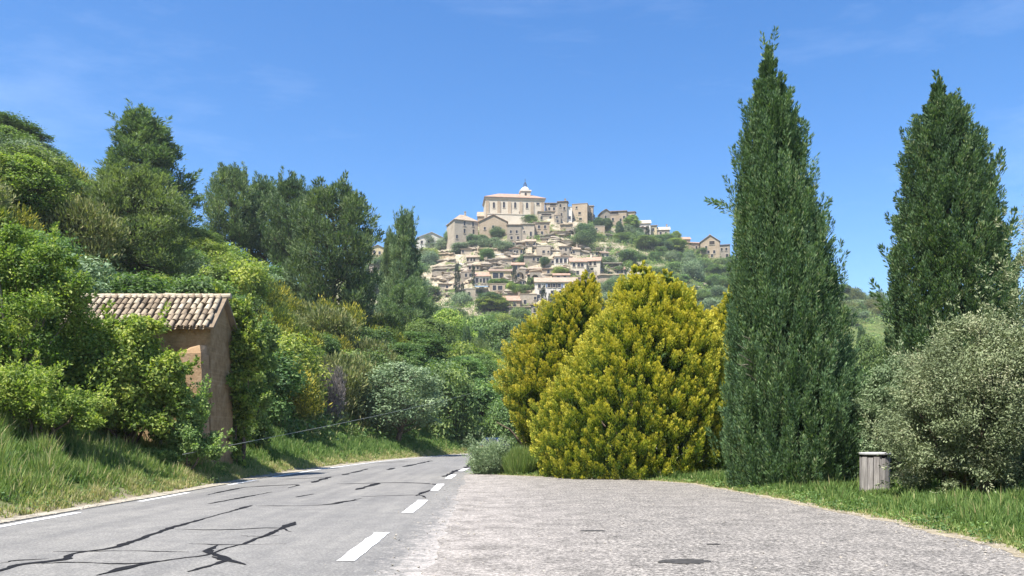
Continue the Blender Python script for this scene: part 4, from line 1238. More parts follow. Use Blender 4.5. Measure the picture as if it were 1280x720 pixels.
def tall_grass():
    r = np.random.default_rng(18)
    n = 9000
    a = r.random(n) * 6.28; q = np.sqrt(r.random(n))
    x = px2x(651, 33.0) + 0.62 * q * np.cos(a); y = 33.1 + 0.75 * q * np.sin(a)
    h = (0.8 + 0.75 * r.random(n)) * (1 - 0.45 * q)
    P = np.column_stack([x, y])
    me_t = 0.58 + 0.14 * r.normal(size=n)
    grass_object('clump of long pale grass below the leaning golden shrub', P, h, 0.03, me_t, 19, 0.22)
tall_grass()

# ------------------------------------------------------------------ loose stones and broad leaved weeds along the edges
def stones():
    r = np.random.default_rng(210)
    n = 4200
    y = 7 + 27 * r.random(n) ** 1.2
    side = r.random(n)
    xr_ = np.interp(y, LAYBY_X[0], LAYBY_X[1]); xl_ = np.interp(y, ys, xl)
    Lx = np.interp(y, LD[:, 1], LD[:, 0])
    x = np.where(side < 0.45, xr_ + 0.06 - 0.5 * r.random(n) ** 2.5 + 0.15 * r.normal(size=n), np.where(side < 0.7, Lx + 0.05 - 0.45 * r.random(n), np.where(side < 0.85, xl_ + 0.5 * r.normal(size=n), xl_ + (xr_ - xl_) * r.random(n))))
    s = 0.007 + 0.016 * r.random(n) ** 2.5
    O = np.array([[1, 0, 0], [0, 1, 0], [-1, 0, 0], [0, -1, 0], [0, 0, 0.75], [0, 0, -0.75]])
    V = O[None] * s[:, None, None] * r.uniform(0.6, 1.4, (n, 1, 3)) + 0.25 * s[:, None, None] * r.normal(size=(n, 6, 3))
    a = r.random(n) * 6.28; ca, sa = np.cos(a)[:, None], np.sin(a)[:, None]
    X = V[:, :, 0] * ca - V[:, :, 1] * sa; Yv = V[:, :, 0] * sa + V[:, :, 1] * ca
    z0 = np.where(x < Lx + 0.06, 0.024, 0.009)
    P = np.stack([X + x[:, None], Yv + y[:, None], V[:, :, 2] + z0[:, None]], -1)
    F = np.array([[0, 1, 4], [1, 2, 4], [2, 3, 4], [3, 0, 4], [1, 0, 5], [2, 1, 5], [3, 2, 5], [0, 3, 5]])
    Fi = (F[None] + 6 * np.arange(n)[:, None, None]).reshape(-1)
    me = np_mesh('gravel', P.reshape(-1, 3), Fi, np.arange(n * 8) * 3, np.full(n * 8, 3), plain_mat('pale_loose_stone', (0.34, 0.31, 0.27), 0.9, 0.15, 0.4, 30))
    tag(link_mesh('gravel', me), 'loose pale stones scattered along the edges of road and layby', 'gravel', None, 'stuff')
stones()
def weeds():
    r = np.random.default_rng(220)
    n = 420
    y = 9 + 24 * r.random(n) ** 1.1
    sd = r.random(n) < 0.6
    x = np.where(sd, np.interp(y, LAYBY_X[0], LAYBY_X[1]) + 0.15 + 1.8 * r.random(n) ** 1.3, np.interp(y, LD[:, 1], LD[:, 0]) - 0.55 - 1.8 * r.random(n))
    s = 0.06 + 0.12 * r.random(n)
    C = np.column_stack([x, y, ground_z(x, y) + 0.4 * s]); Rd = np.column_stack([1.5 * s, 1.5 * s, s])
    me = leaf_mesh('weeds', [blob_leaves(C, Rd, 34, 0.07, 0.035, True, 0.7, 0.5, 0.6, 0.3, r, 0.5, 0.2, 0.2)], M_GREEN)
    tag(link_mesh('weeds', me), 'small broad leaved weeds along the edges of both verges', 'weeds', None, 'stuff')
weeds()
# ------------------------------------------------------------------ named trees on the near hill
def at_top(key, px, Y, top, wpx, label, group=None, rz=None, name=None, cat=None, wy=None):
    x = px2x(px, Y); z = gz(x, Y)
    h = top2z(top, Y) - z
    wdt = wpx / FPX * Y
    return place(key, x, Y, max(h, 0.6), wdt, label, group, rz, None, (wy / FPX * Y) if wy else None, name, cat)
TAKEN = []
def T(key, px, Y, top, wpx, label, group=None, **k):
    TAKEN.append((px2x(px, Y), Y, wpx / FPX * Y * 0.36))
    return at_top(key, px, Y, top, wpx, label, group, **k)
GP = 'pines on the left hillside'
T('pine_spire', 180, 82, 139, 112, 'tallest pine with a dark pointed top on the left hill', GP)
T('pine_soft', 168, 58, 210, 136, 'soft light green round pine in front of the pointed pine', GP)
T('pine_high', 291, 106, 206, 62, 'leftmost high crowned pine of the group with bare trunks', GP)
T('pine_high', 331, 112, 222, 54, 'middle slim pine of the group with bare trunks', GP)
T('pine_high', 364, 105, 219, 60, 'high crowned pine leaning against the big rounded dark pine', GP)
T('pine_full', 416, 92, 227, 104, 'big rounded dark pine nearest the village skyline', GP)
T('pine_spire', 506, 118, 264, 54, 'dark pine standing in front of the white roofed village house', GP)
T('pine_spire', 487, 121, 288, 30, 'thin pine spur just left of the pine by the village', GP)
T('pine_full', 510, 112, 350, 66, 'low dark pine below the village ruin terraces', GP)
GO = 'broad trees along the skyline of the left hill'
T('oak', 2, 98, 148, 90, 'broad tree on the skyline where the hill leaves the frame', GO)
T('oak', 42, 100, 180, 62, 'rounded skyline tree second from the highest hill tree', GO)
T('leafy_b', 76, 104, 210, 50, 'low skyline tree on the slope down to the pointed pine', GO)
T('leafy_b', 104, 108, 226, 44, 'smallest skyline tree beside the pointed pine', GO)
T('leafy_a', 245, 90, 285, 60, 'green tree between the pointed pine and the trunked pines', GO)
GS = 'shrubs and trees at the road bend'
T('olive_tree', 500, 63, 452, 104, 'large rounded grey green tree casting shade on the bank', GS, name='olive_tree')
T('green_b', 452, 70, 438, 60, 'round green bush left of the large rounded grey green tree', GS)
T('green_a', 560, 76, 455, 76, 'green bush overhanging the road at the bend', GS)
T('green_b', 600, 84, 478, 70, 'green bush above the blue car at the bend', GS)
T('leafy_b', 520, 92, 415, 70, 'light green tree above the large rounded grey green tree', GS)
T('green_a', 640, 80, 500, 60, 'dark leafy bush behind the leaning golden shrub trunk', GS)
T('dark_b', 625, 96, 470, 60, 'dark bush between the blue car and the golden shrub', GS)
T('lilac_a', 412, 58, 458, 40, 'faded lilac grey bush on the broom covered slope', GS)
GC = 'dark cypresses below the village'
for (px, Y, top, wp, lb) in ((583, 140, 408, 13, 'slim cypress left of the two below the village'), (602, 142, 412, 12, 'slim cypress right of the two below the village'), (655, 150, 400, 12, 'slim cypress beside the top of the smaller golden shrub'), (546, 136, 402, 12, 'slim cypress below the terraced ruin'), (624, 146, 430, 14, 'short cypress below the flat roofed village house')):
    T('cypress', px, Y, top, wp, lb, GC)
GL = 'leafy trees in the valley below the village'
T('limetree', 560, 150, 388, 70, 'bright green spreading tree below the terraced ruin', GL)
T('leafy_a', 602, 165, 396, 64, 'green tree in the valley under the round village pine', GL)
T('leafy_b', 634, 160, 402, 60, 'green tree in the valley beside the little pink roof', GL)
T('limetree', 596, 128, 440, 56, 'light green tree halfway down the valley slope', GL)
T('pine_soft', 598, 120, 424, 44, 'feathery conifer halfway down the valley slope', GL)
T('oak', 556, 118, 425, 60, 'dark tree by the small white valley roof', GL)
T('leafy_a', 632, 118, 440, 60, 'green tree right of the feathery conifer', GL)
T('limetree', 462, 125, 396, 60, 'bright tree below the big rounded dark pine', GL)
GR = 'bushes seen between the two tall cypresses'
T('leafy_a', 1085, 92, 420, 44, 'rounded bush in front of the distant meadow', GR)
T('cypress', 1098, 150, 428, 14, 'dark conical tree on the distant meadow', GR)
T('cypress', 1077, 130, 408, 14, 'slim cypress by the right flank of the tallest cypress', GR)
T('leafy_b', 1108, 110, 440, 34, 'bush at the meadow edge beside the broader cypress', GR)
T('green_b', 1082, 60, 462, 60, 'green bush low behind the grey green shrub', GR)
T('leafy_b', 1130, 60, 420, 70, 'green tree hidden behind the broader cypress foot', GR)

# ------------------------------------------------------------------ bushes filling the near hill
def sight(x, y, up=1.2):
    """how much of a thing of height up shows above the land in front of it (metres)"""
    n = len(x)
    z = ground_z(x, y)
    best = np.full(n, -9.0)
    for f in np.linspace(0.25, 0.97, 30):
        a = (ground_z(x * f, y * f) - EYE) / (y * f)
        best = np.maximum(best, a)
    return (z + up - EYE) / y - best

KINDS = {'green': (['green_a', 'green_b'], 'round green bush'), 'lime': (['lime_a', 'lime_b'], 'bright green bush'), 'olive': (['olive_a', 'olive_b'], 'grey green bush'),
         'broom': (['broom_a'], 'yellow flecked broom bush'), 'dark': (['dark_a', 'dark_b'], 'dark green bush'), 'scrub': (['scrub_a'], 'dry olive brown bush'), 'leafy': (['leafy_a', 'leafy_b', 'limetree'], 'small leafy tree')}
def zone(px, py, Y):
    if px < 235 and py < 372: return 'high on the left hill above the hut', ['green', 'olive', 'lime', 'scrub', 'green', 'scrub', 'broom', 'dark', 'leafy']
    if px < 470 and py < 375: return 'on the hilltop under the trunked pines', ['lime', 'lime', 'green', 'olive', 'leafy']
    if px < 300: return 'on the slope behind the hut', ['green', 'dark', 'lime', 'olive']
    if px < 480: return 'on the yellow flecked slope right of the hut', ['broom', 'scrub', 'lime', 'green', 'broom', 'scrub', 'green']
    if px < 660: return 'in the valley between the road bend and the village', ['green', 'lime', 'lime', 'dark', 'green', 'leafy', 'leafy']
    return 'behind the golden shrubs and tall cypresses', ['green', 'dark', 'olive', 'leafy']

def fill_hill():
    r = np.random.default_rng(77)
    n = 9000
    px = r.uniform(-60, 700, n); Y = 26 + 115 * r.random(n) ** 0.85
    x = px2x(px, Y)
    d = dist_left(x, Y)
    s = sight(x, Y, 1.6)
    ok = (d > np.where(Y > 37, 5.6, 4.2)) & (s > 0) & ~((x < -10.3) & (Y < 36.5) & (x > -18))
    px, Y, x, d = px[ok], Y[ok], x[ok], d[ok]
    z = ground_z(x, Y)
    chosen, labels = [], 0
    for i in range(len(x)):
        wd = (2.3 + 0.022 * Y[i]) * r.uniform(0.8, 1.45)
        if px[i] > 480 and Y[i] > 100: wd *= 1.15
        if any((x[i] - a) ** 2 + (Y[i] - b) ** 2 < (0.36 * (wd + c)) ** 2 for a, b, c in chosen): continue
        if any((x[i] - a) ** 2 + (Y[i] - b) ** 2 < (c + 0.25 * wd) ** 2 for a, b, c in TAKEN): continue
        if len(chosen) >= 270: break
        chosen.append((x[i], Y[i], wd))
        py = HOR - (z[i] + 1 - EYE) / Y[i] * FPX
        zn, ks = zone(px[i], py, Y[i])
        k = ks[r.integers(len(ks))]
        keys, ph = KINDS[k]
        key = keys[r.integers(len(keys))]
        hr = r.uniform(0.65, 0.95) * (1.35 if k == 'leafy' else 1.0)
        lim = np.interp(px[i], [0, 60, 110, 240, 270, 300, 340, 380, 400, 470, 540, 640], [158, 195, 240, 292, 304, 320, 334, 352, 372, 396, 396, 402])
        if 105 < px[i] < 238 and Y[i] < 82: lim = max(lim, 345)
        hmax = top2z(lim, Y[i]) - z[i]
        if hmax < 0.45 * wd * hr: chosen.pop(); continue
        hr = min(hr, hmax / wd)
        lab = f'{ph} {zn}'
        place(key, x[i], Y[i], wd * hr, wd, lab, lab.replace('bush', 'bushes').replace('tree ', 'trees '), cat='tree' if k == 'leafy' else 'bush')
    print('hill bushes', len(chosen))
fill_hill()

def undergrowth(label, mat, n, seed, L, W, broad, kinds, per=26, xr=(-90, 60)):
    r = np.random.default_rng(seed)
    px = r.uniform(-90, 720, n * 3); Y = 22 + 165 * r.random(n * 3) ** 0.8
    x = px2x(px, Y); d = dist_left(x, Y)
    ok = (d > 3.0 + 1.5 * r.random(n * 3)) & (sight(x, Y, 0.9) > 0) & ~((x < -10.6) & (Y < 34.6) & (Y > 28) & (x > -17)) & (kinds(px, Y, x) > r.random(n * 3))
    x, Y = x[ok][:n], Y[ok][:n]
    s = (0.28 + 0.0055 * Y) * r.uniform(0.7, 1.4, len(x))
    C = np.column_stack([x, Y, ground_z(x, Y) + s * 0.5])
    Rd = np.column_stack([s * 1.2, s * 1.2, s])
    m = np.clip(Y / 60, 0.5, 2.2)
    k = per
    me_parts = []
    for lo, hi in ((0, 45), (45, 90), (90, 400)):
        q = (Y >= lo) & (Y < hi)
        if q.sum():
            f = np.clip(Y[q].mean() / 60, 0.55, 2.0)
            me_parts.append(blob_leaves(C[q], Rd[q], k, L * f, W * f, broad, 0.6, 0.6, 0.6, 0.4, r, 0.5, 0.2, 0.2))
    me = leaf_mesh('undergrowth', me_parts, mat)
    o = link_mesh('undergrowth', me)
    tag(o, label, 'undergrowth', None, 'stuff')
undergrowth('low green undergrowth covering the near hillside', M_GREEN, 5200, 101, 0.26, 0.13, True, lambda p, Y, x: 0.9 + 0 * p)
undergrowth('low dry tufts covering the near hillside', M_SCRUB, 2600, 102, 0.28, 0.07, False, lambda p, Y, x: np.where(p < 480, 0.9, 0.25))
# ------------------------------------------------------------------ the hill village
M_W = {
    'pale': stone_mat('pale_limestone', (0.40, 0.34, 0.27), (0.52, 0.45, 0.36), (0.60, 0.53, 0.44), 0.25, 1.2, 0.03),
    'grey': stone_mat('grey_limestone', (0.28, 0.245, 0.20), (0.37, 0.325, 0.265), (0.46, 0.41, 0.34), 0.3, 1.2, 0.04),
    'warm': stone_mat('warm_limestone', (0.40, 0.31, 0.22), (0.50, 0.40, 0.29), (0.58, 0.48, 0.37), 0.3, 1.2, 0.03),
    'cream': stone_mat('cream_render', (0.54, 0.47, 0.37), (0.64, 0.57, 0.46), (0.70, 0.63, 0.53), 0.2, None, 0.01),
    'yellow': stone_mat('ochre_render', (0.52, 0.42, 0.24), (0.60, 0.50, 0.31), (0.66, 0.57, 0.38), 0.25, None, 0.01),
    'white': stone_mat('white_render', (0.62, 0.58, 0.52), (0.72, 0.68, 0.62), (0.78, 0.75, 0.70), 0.2, None, 0.01),
}
def far_roof(name, a, b, c):
    m, nt, out = new_mat(name)
    co = objcoord(nt)
    wv = nt.nodes.new('ShaderNodeTexWave'); wv.inputs['Scale'].default_value = 1.3; wv.inputs['Distortion'].default_value = 0.6
    nt.links.new(co, wv.inputs['Vector'])
    n = noise(nt, co, 0.7, 6, 0.7)
    col = ramp(nt, n, [(0.3, a), (0.5, b), (0.7, c)])
    col = mix(nt, 0.4, col, ramp(nt, wv.outputs['Fac'], [(0.2, (0.62, 0.6, 0.58)), (0.7, (1.1, 1.08, 1.05))]), 'MULTIPLY')
    principled(nt, out, col, 0.92, 0.12, wv.outputs['Fac'], 0.05)
    return m
M_R = {
    'sand': far_roof('sandy_roof_tiles', (0.24, 0.185, 0.135), (0.34, 0.27, 0.205), (0.42, 0.35, 0.275)),
    'rose': far_roof('rosy_roof_tiles', (0.27, 0.17, 0.12), (0.36, 0.24, 0.18), (0.44, 0.32, 0.25)),
    'brown': far_roof('brown_roof_tiles', (0.17, 0.12, 0.09), (0.25, 0.185, 0.145), (0.33, 0.25, 0.20)),
    'pale': far_roof('bleached_roof_tiles', (0.38, 0.33, 0.27), (0.47, 0.42, 0.35), (0.55, 0.50, 0.43)),
}
M_PANE = plain_mat('dark_window_glass', (0.030, 0.028, 0.03), 0.25, 0.5, 0.2)
M_VOID = plain_mat('dark_opening', (0.05, 0.04, 0.033), 0.9, 0.1, 0.2)
M_BSH = plain_mat('blue_shutter', (0.12, 0.17, 0.27), 0.6, 0.3, 0.1)
M_FRAME = plain_mat('stone_surround', (0.50, 0.44, 0.36), 0.9, 0.15, 0.2)
M_IRON = plain_mat('dark_iron', (0.05, 0.055, 0.065), 0.5, 0.4, 0.1)

_win = {}
def window(parent, x, z, w, h, shutter=None, arch=False, void=False):
    """stone surround standing out from the wall with the pane set back inside it"""
    key = (round(w, 1), round(h, 1), arch, void)
    if key not in _win:
        a, b = w / 2, h / 2
        mb = MB(); t, d = 0.14, 0.12
        if arch:
            n = 9
            inn = [(-a, -b)] + [(-a * math.cos(math.pi * k / (n - 1)), b - a + a * math.sin(math.pi * k / (n - 1))) for k in range(n)] + [(a, -b)]
            out = [(-a - t, -b)] + [(-(a + t) * math.cos(math.pi * k / (n - 1)), b - a + (a + t) * math.sin(math.pi * k / (n - 1))) for k in range(n)] + [(a + t, -b)]
        else:
            inn = [(-a, -b), (-a, b), (a, b), (a, -b)]
            out = [(-a - t, -b), (-a - t, b + t), (a + t, b + t), (a + t, -b)]
        m = len(inn)
        V = [(p[0], -d, p[1]) for p in out] + [(p[0], -d, p[1]) for p in inn] + [(p[0], 0.02, p[1]) for p in out] + [(p[0], 0.02, p[1]) for p in inn]
        F = []
        for k in range(m - 1):
            F += [(k, m + k, m + k + 1, k + 1), (k, k + 1, 2 * m + k + 1, 2 * m + k), (m + k, 3 * m + k, 3 * m + k + 1, m + k + 1)]
        mb.poly(V, F)
        mb.box(-a - 0.22, a + 0.22, -0.2, 0.02, -b - 0.16, -b - 0.003)
        mp = MB(); mp.poly([(p[0], -0.012, p[1]) for p in inn], [tuple(range(m))])
        _win[key] = (mb.mesh('window', M_FRAME), mp.mesh('pane', M_VOID if void else M_PANE))
    f, p = _win[key]
    fo = link_mesh('window', f, None, parent); fo.location = (x, 0, z)
    link_mesh('pane', p, None, fo)
    if shutter:
        for s in (-1, 1):
            mb = MB(); x0 = s * (w / 2 + 0.16); x1 = x0 + s * w * 0.52
            mb.box(min(x0, x1), max(x0, x1), -0.17, -0.125, -h / 2, h / 2)
            mb.build('shutter', shutter, fo)

def house(px0, px1, eave, base, ridge=None, roof='gx', rmat='sand', wall='pale', wins=(), rot=0.0, depth=8.0, label='', Y=None, over=0.45, group='stone houses of the hill village', name='village_house', chim=None, sink=4.0, wsize=(1.1, 1.6), back=None):
    pm = (px0 + px1) / 2
    if Y is None: x, Y = ray_ground(pm, base, 235)
    x = px2x(pm, Y)
    zb, ze = top2z(base, Y), top2z(eave, Y)
    zr = top2z(ridge, Y + (depth * 0.4 if roof in ('gx', 'hip') else 0)) if ridge is not None else ze
    W, H, RH = (px1 - px0) / FPX * Y / max(0.5, math.cos(R(rot))) ** 0.5, ze - zb, max(0.0, zr - ze)
    o = empty(name, (x, Y, zb), R(rot))
    tag(o, label, 'house', group)
    a, D = W / 2, depth
    mb = MB()
    lo = -sink
    if roof == 'gy':
        mb.poly([(-a, 0, lo), (a, 0, lo), (a, D, lo), (-a, D, lo), (-a, 0, H), (a, 0, H), (a, D, H), (-a, D, H), (0, 0, H + RH), (0, D, H + RH)],
                [(0, 1, 5, 8, 4), (1, 2, 6, 5), (2, 3, 7, 9, 6), (3, 0, 4, 7), (4, 8, 9, 7), (8, 5, 6, 9)])
    elif roof == 'gx':
        mb.poly([(-a, 0, lo), (a, 0, lo), (a, D, lo), (-a, D, lo), (-a, 0, H), (a, 0, H), (a, D, H), (-a, D, H), (-a, D / 2, H + RH), (a, D / 2, H + RH)],
                [(0, 1, 5, 4), (1, 2, 6, 9, 5), (2, 3, 7, 6), (3, 0, 4, 8, 7), (4, 5, 9, 8), (8, 9, 6, 7)])
    elif roof == 'mono':
        mb.poly([(-a, 0, lo), (a, 0, lo), (a, D, lo), (-a, D, lo), (-a, 0, H), (a, 0, H), (a, D, H + RH), (-a, D, H + RH)],
                [(0, 1, 5, 4), (1, 2, 6, 5), (2, 3, 7, 6), (3, 0, 4, 7), (4, 5, 6, 7)])
    else:
        mb.box(-a, a, 0, D, lo, H)
    mb.build('wall', M_W[wall], o)
    rb = MB(); e, t = over, 0.22
    def slab(p0, p1, p2, p3):
        up = Vector((0, 0, t))
        q = [Vector(p) + Vector((0, 0, 0.03)) for p in (p0, p1, p2, p3)]
        rb.poly([tuple(v) for v in q] + [tuple(v + up) for v in q], [(0, 3, 2, 1), (4, 5, 6, 7), (0, 1, 5, 4), (1, 2, 6, 5), (2, 3, 7, 6), (3, 0, 4, 7)])
    if roof == 'gy':
        s = RH / a
        slab((-a - e, -e, H - e * s), (0, -e, H + RH), (0, D + e, H + RH), (-a - e, D + e, H - e * s))
        slab((0, -e, H + RH), (a + e, -e, H - e * s), (a + e, D + e, H - e * s), (0, D + e, H + RH))
    elif roof == 'gx':
        s = RH / (D / 2)
        slab((-a - e, -e, H - e * s), (a + e, -e, H - e * s), (a + e, D / 2, H + RH), (-a - e, D / 2, H + RH))
        slab((-a - e, D / 2, H + RH), (a + e, D / 2, H + RH), (a + e, D + e, H - e * s), (-a - e, D + e, H - e * s))
    elif roof == 'mono':
        s = RH / D
        slab((-a - e, -e, H - e * s), (a + e, -e, H - e * s), (a + e, D + e, H + RH + e * s), (-a - e, D + e, H + RH + e * s))
    elif roof == 'hip':
        k = min(a * 0.8, D / 2)
        b = len(rb.v)
        rb.poly([(-a - e, -e, H), (a + e, -e, H), (a + e, D + e, H), (-a - e, D + e, H), (-a + k, D / 2, H + RH), (a - k, D / 2, H + RH), (-a - e, -e, H + 0.25), (a + e, -e, H + 0.25), (a + e, D + e, H + 0.25), (-a - e, D + e, H + 0.25)],
                [(3, 2, 1, 0), (6, 7, 5, 4), (7, 8, 5), (8, 9, 4, 5), (9, 6, 4), (0, 1, 7, 6), (1, 2, 8, 7), (2, 3, 9, 8), (3, 0, 6, 9)])
    else:
        rb.box(-a - 0.12, a + 0.12, -0.12, D + 0.1, H + 0.003, H + 0.28)
    rf = rb.build('roof', M_R[rmat], o)
    if chim is not None:
        mb = MB(); cx = (chim - 0.5) * W
        mb.box(cx - 0.4, cx + 0.4, D * 0.4, D * 0.4 + 0.7, H + RH * 0.5, H + RH + 1.3); mb.box(cx - 0.52, cx + 0.52, D * 0.4 - 0.1, D * 0.4 + 0.8, H + RH + 1.303, H + RH + 1.5)
        mb.build('chimney', M_W[wall], rf)
    for q in wins:
        u, v = q[0], q[1]
        w_, h_ = (q[2], q[3]) if len(q) > 3 else wsize
        window(o, (u - 0.5) * W, H * (1 - v), w_, h_, q[4] if len(q) > 4 else None, len(q) > 5 and q[5] == 'arch', len(q) > 5 and q[5] == 'void')
    return o, W, H, RH

V_ = None
# --- church on the summit
YCH = 416.0
ch, CW, CH, CR = house(607, 681, 247.5, 277, 241.5, 'hip', 'rose', 'cream', [(0.14, 0.33, 1.1, 3.0, V_, 'arch'), (0.31, 0.30, 1.1, 3.0, V_, 'arch'), (0.50, 0.30, 1.1, 3.0, V_, 'arch'), (0.70, 0.30, 1.1, 3.0, V_, 'arch'), (0.885, 0.22, 1.6, 1.2), (0.40, 0.62, 0.9, 1.3), (0.58, 0.62, 0.9, 1.3)],
     rot=6, depth=15, label='big cream church with a bell turret crowning the village', Y=YCH, name='church', group=None, over=0.7, sink=6)
ch['category'] = 'church'
a = CW / 2
for u in (0.03, 0.225, 0.405, 0.60, 0.79, 0.97):
    mb = MB(); x = (u - 0.5) * CW
    mb.box(x - 0.8, x + 0.8, -0.4, 0.003, -4, CH * 0.84)
    mb.build('pilaster', M_W['warm'], ch)
mb = MB(); mb.box(-a - 0.45, a + 0.45, -0.45, 15.4, CH - 0.75, CH - 0.02); mb.build('cornice', M_W['pale'], ch)
mb = MB(); mb.box(-a + 0.9, a - 8.0, -1.6, -0.82, -4, CH * 0.26); mb.box(-a + 0.6, a - 7.7, -1.8, -0.81, CH * 0.26 + 0.003, CH * 0.26 + 0.35); mb.build('plinth', M_W['cream'], ch)
# bell turret
tx, tz = (658.5 - 644) / FPX * YCH, CH + CR * 0.55
mb = MB(); mb.box(tx - 2.6, tx + 2.6, 4.2, 9.2, tz - 2.0, tz + 2.7)
tur = mb.build('bell_turret', M_W['cream'], ch)
mb = MB(); mb.box(tx - 3.0, tx + 3.0, 3.8, 9.6, tz + 2.703, tz + 3.3); mb.build('cornice', M_W['white'], tur)
mb = MB(); mb.lathe([(2.35, tz + 3.303), (2.25, tz + 4.2), (1.8, tz + 5.0), (1.0, tz + 5.5), (0.2, tz + 5.65)], 8, tx, 6.7); mb.build('dome', M_W['white'], tur)
mb = MB()
for k in range(8):
    q = k * math.pi / 4
    P = [(tx + 1.05 * math.cos(q), 6.7 + 1.05 * math.sin(q), tz + 5.3), (tx + 0.75 * math.cos(q), 6.7 + 0.75 * math.sin(q), tz + 6.9), (tx + 0.35 * math.cos(q), 6.7 + 0.35 * math.sin(q), tz + 7.9), (tx, 6.7, tz + 8.3)]
    mb.tube(P, 0.09, 5)
mb.tube([(tx, 6.7, tz + 8.0), (tx, 6.7, tz + 10.2)], [0.14, 0.05], 5); mb.box(tx - 0.5, tx + 0.5, 6.64, 6.76, tz + 9.3, tz + 9.45)
mb.build('iron_belfry', M_IRON, tur)
mb = MB(); mb.poly([(tx - 0.55, 4.19, tz), (tx + 0.55, 4.19, tz), (tx + 0.55, 4.19, tz + 1.4), (tx + 0.3, 4.19, tz + 1.85), (tx - 0.3, 4.19, tz + 1.85), (tx - 0.55, 4.19, tz + 1.4)], [tuple(range(6))]); mb.build('belfry_opening', M_VOID, tur)

B = M_BSH
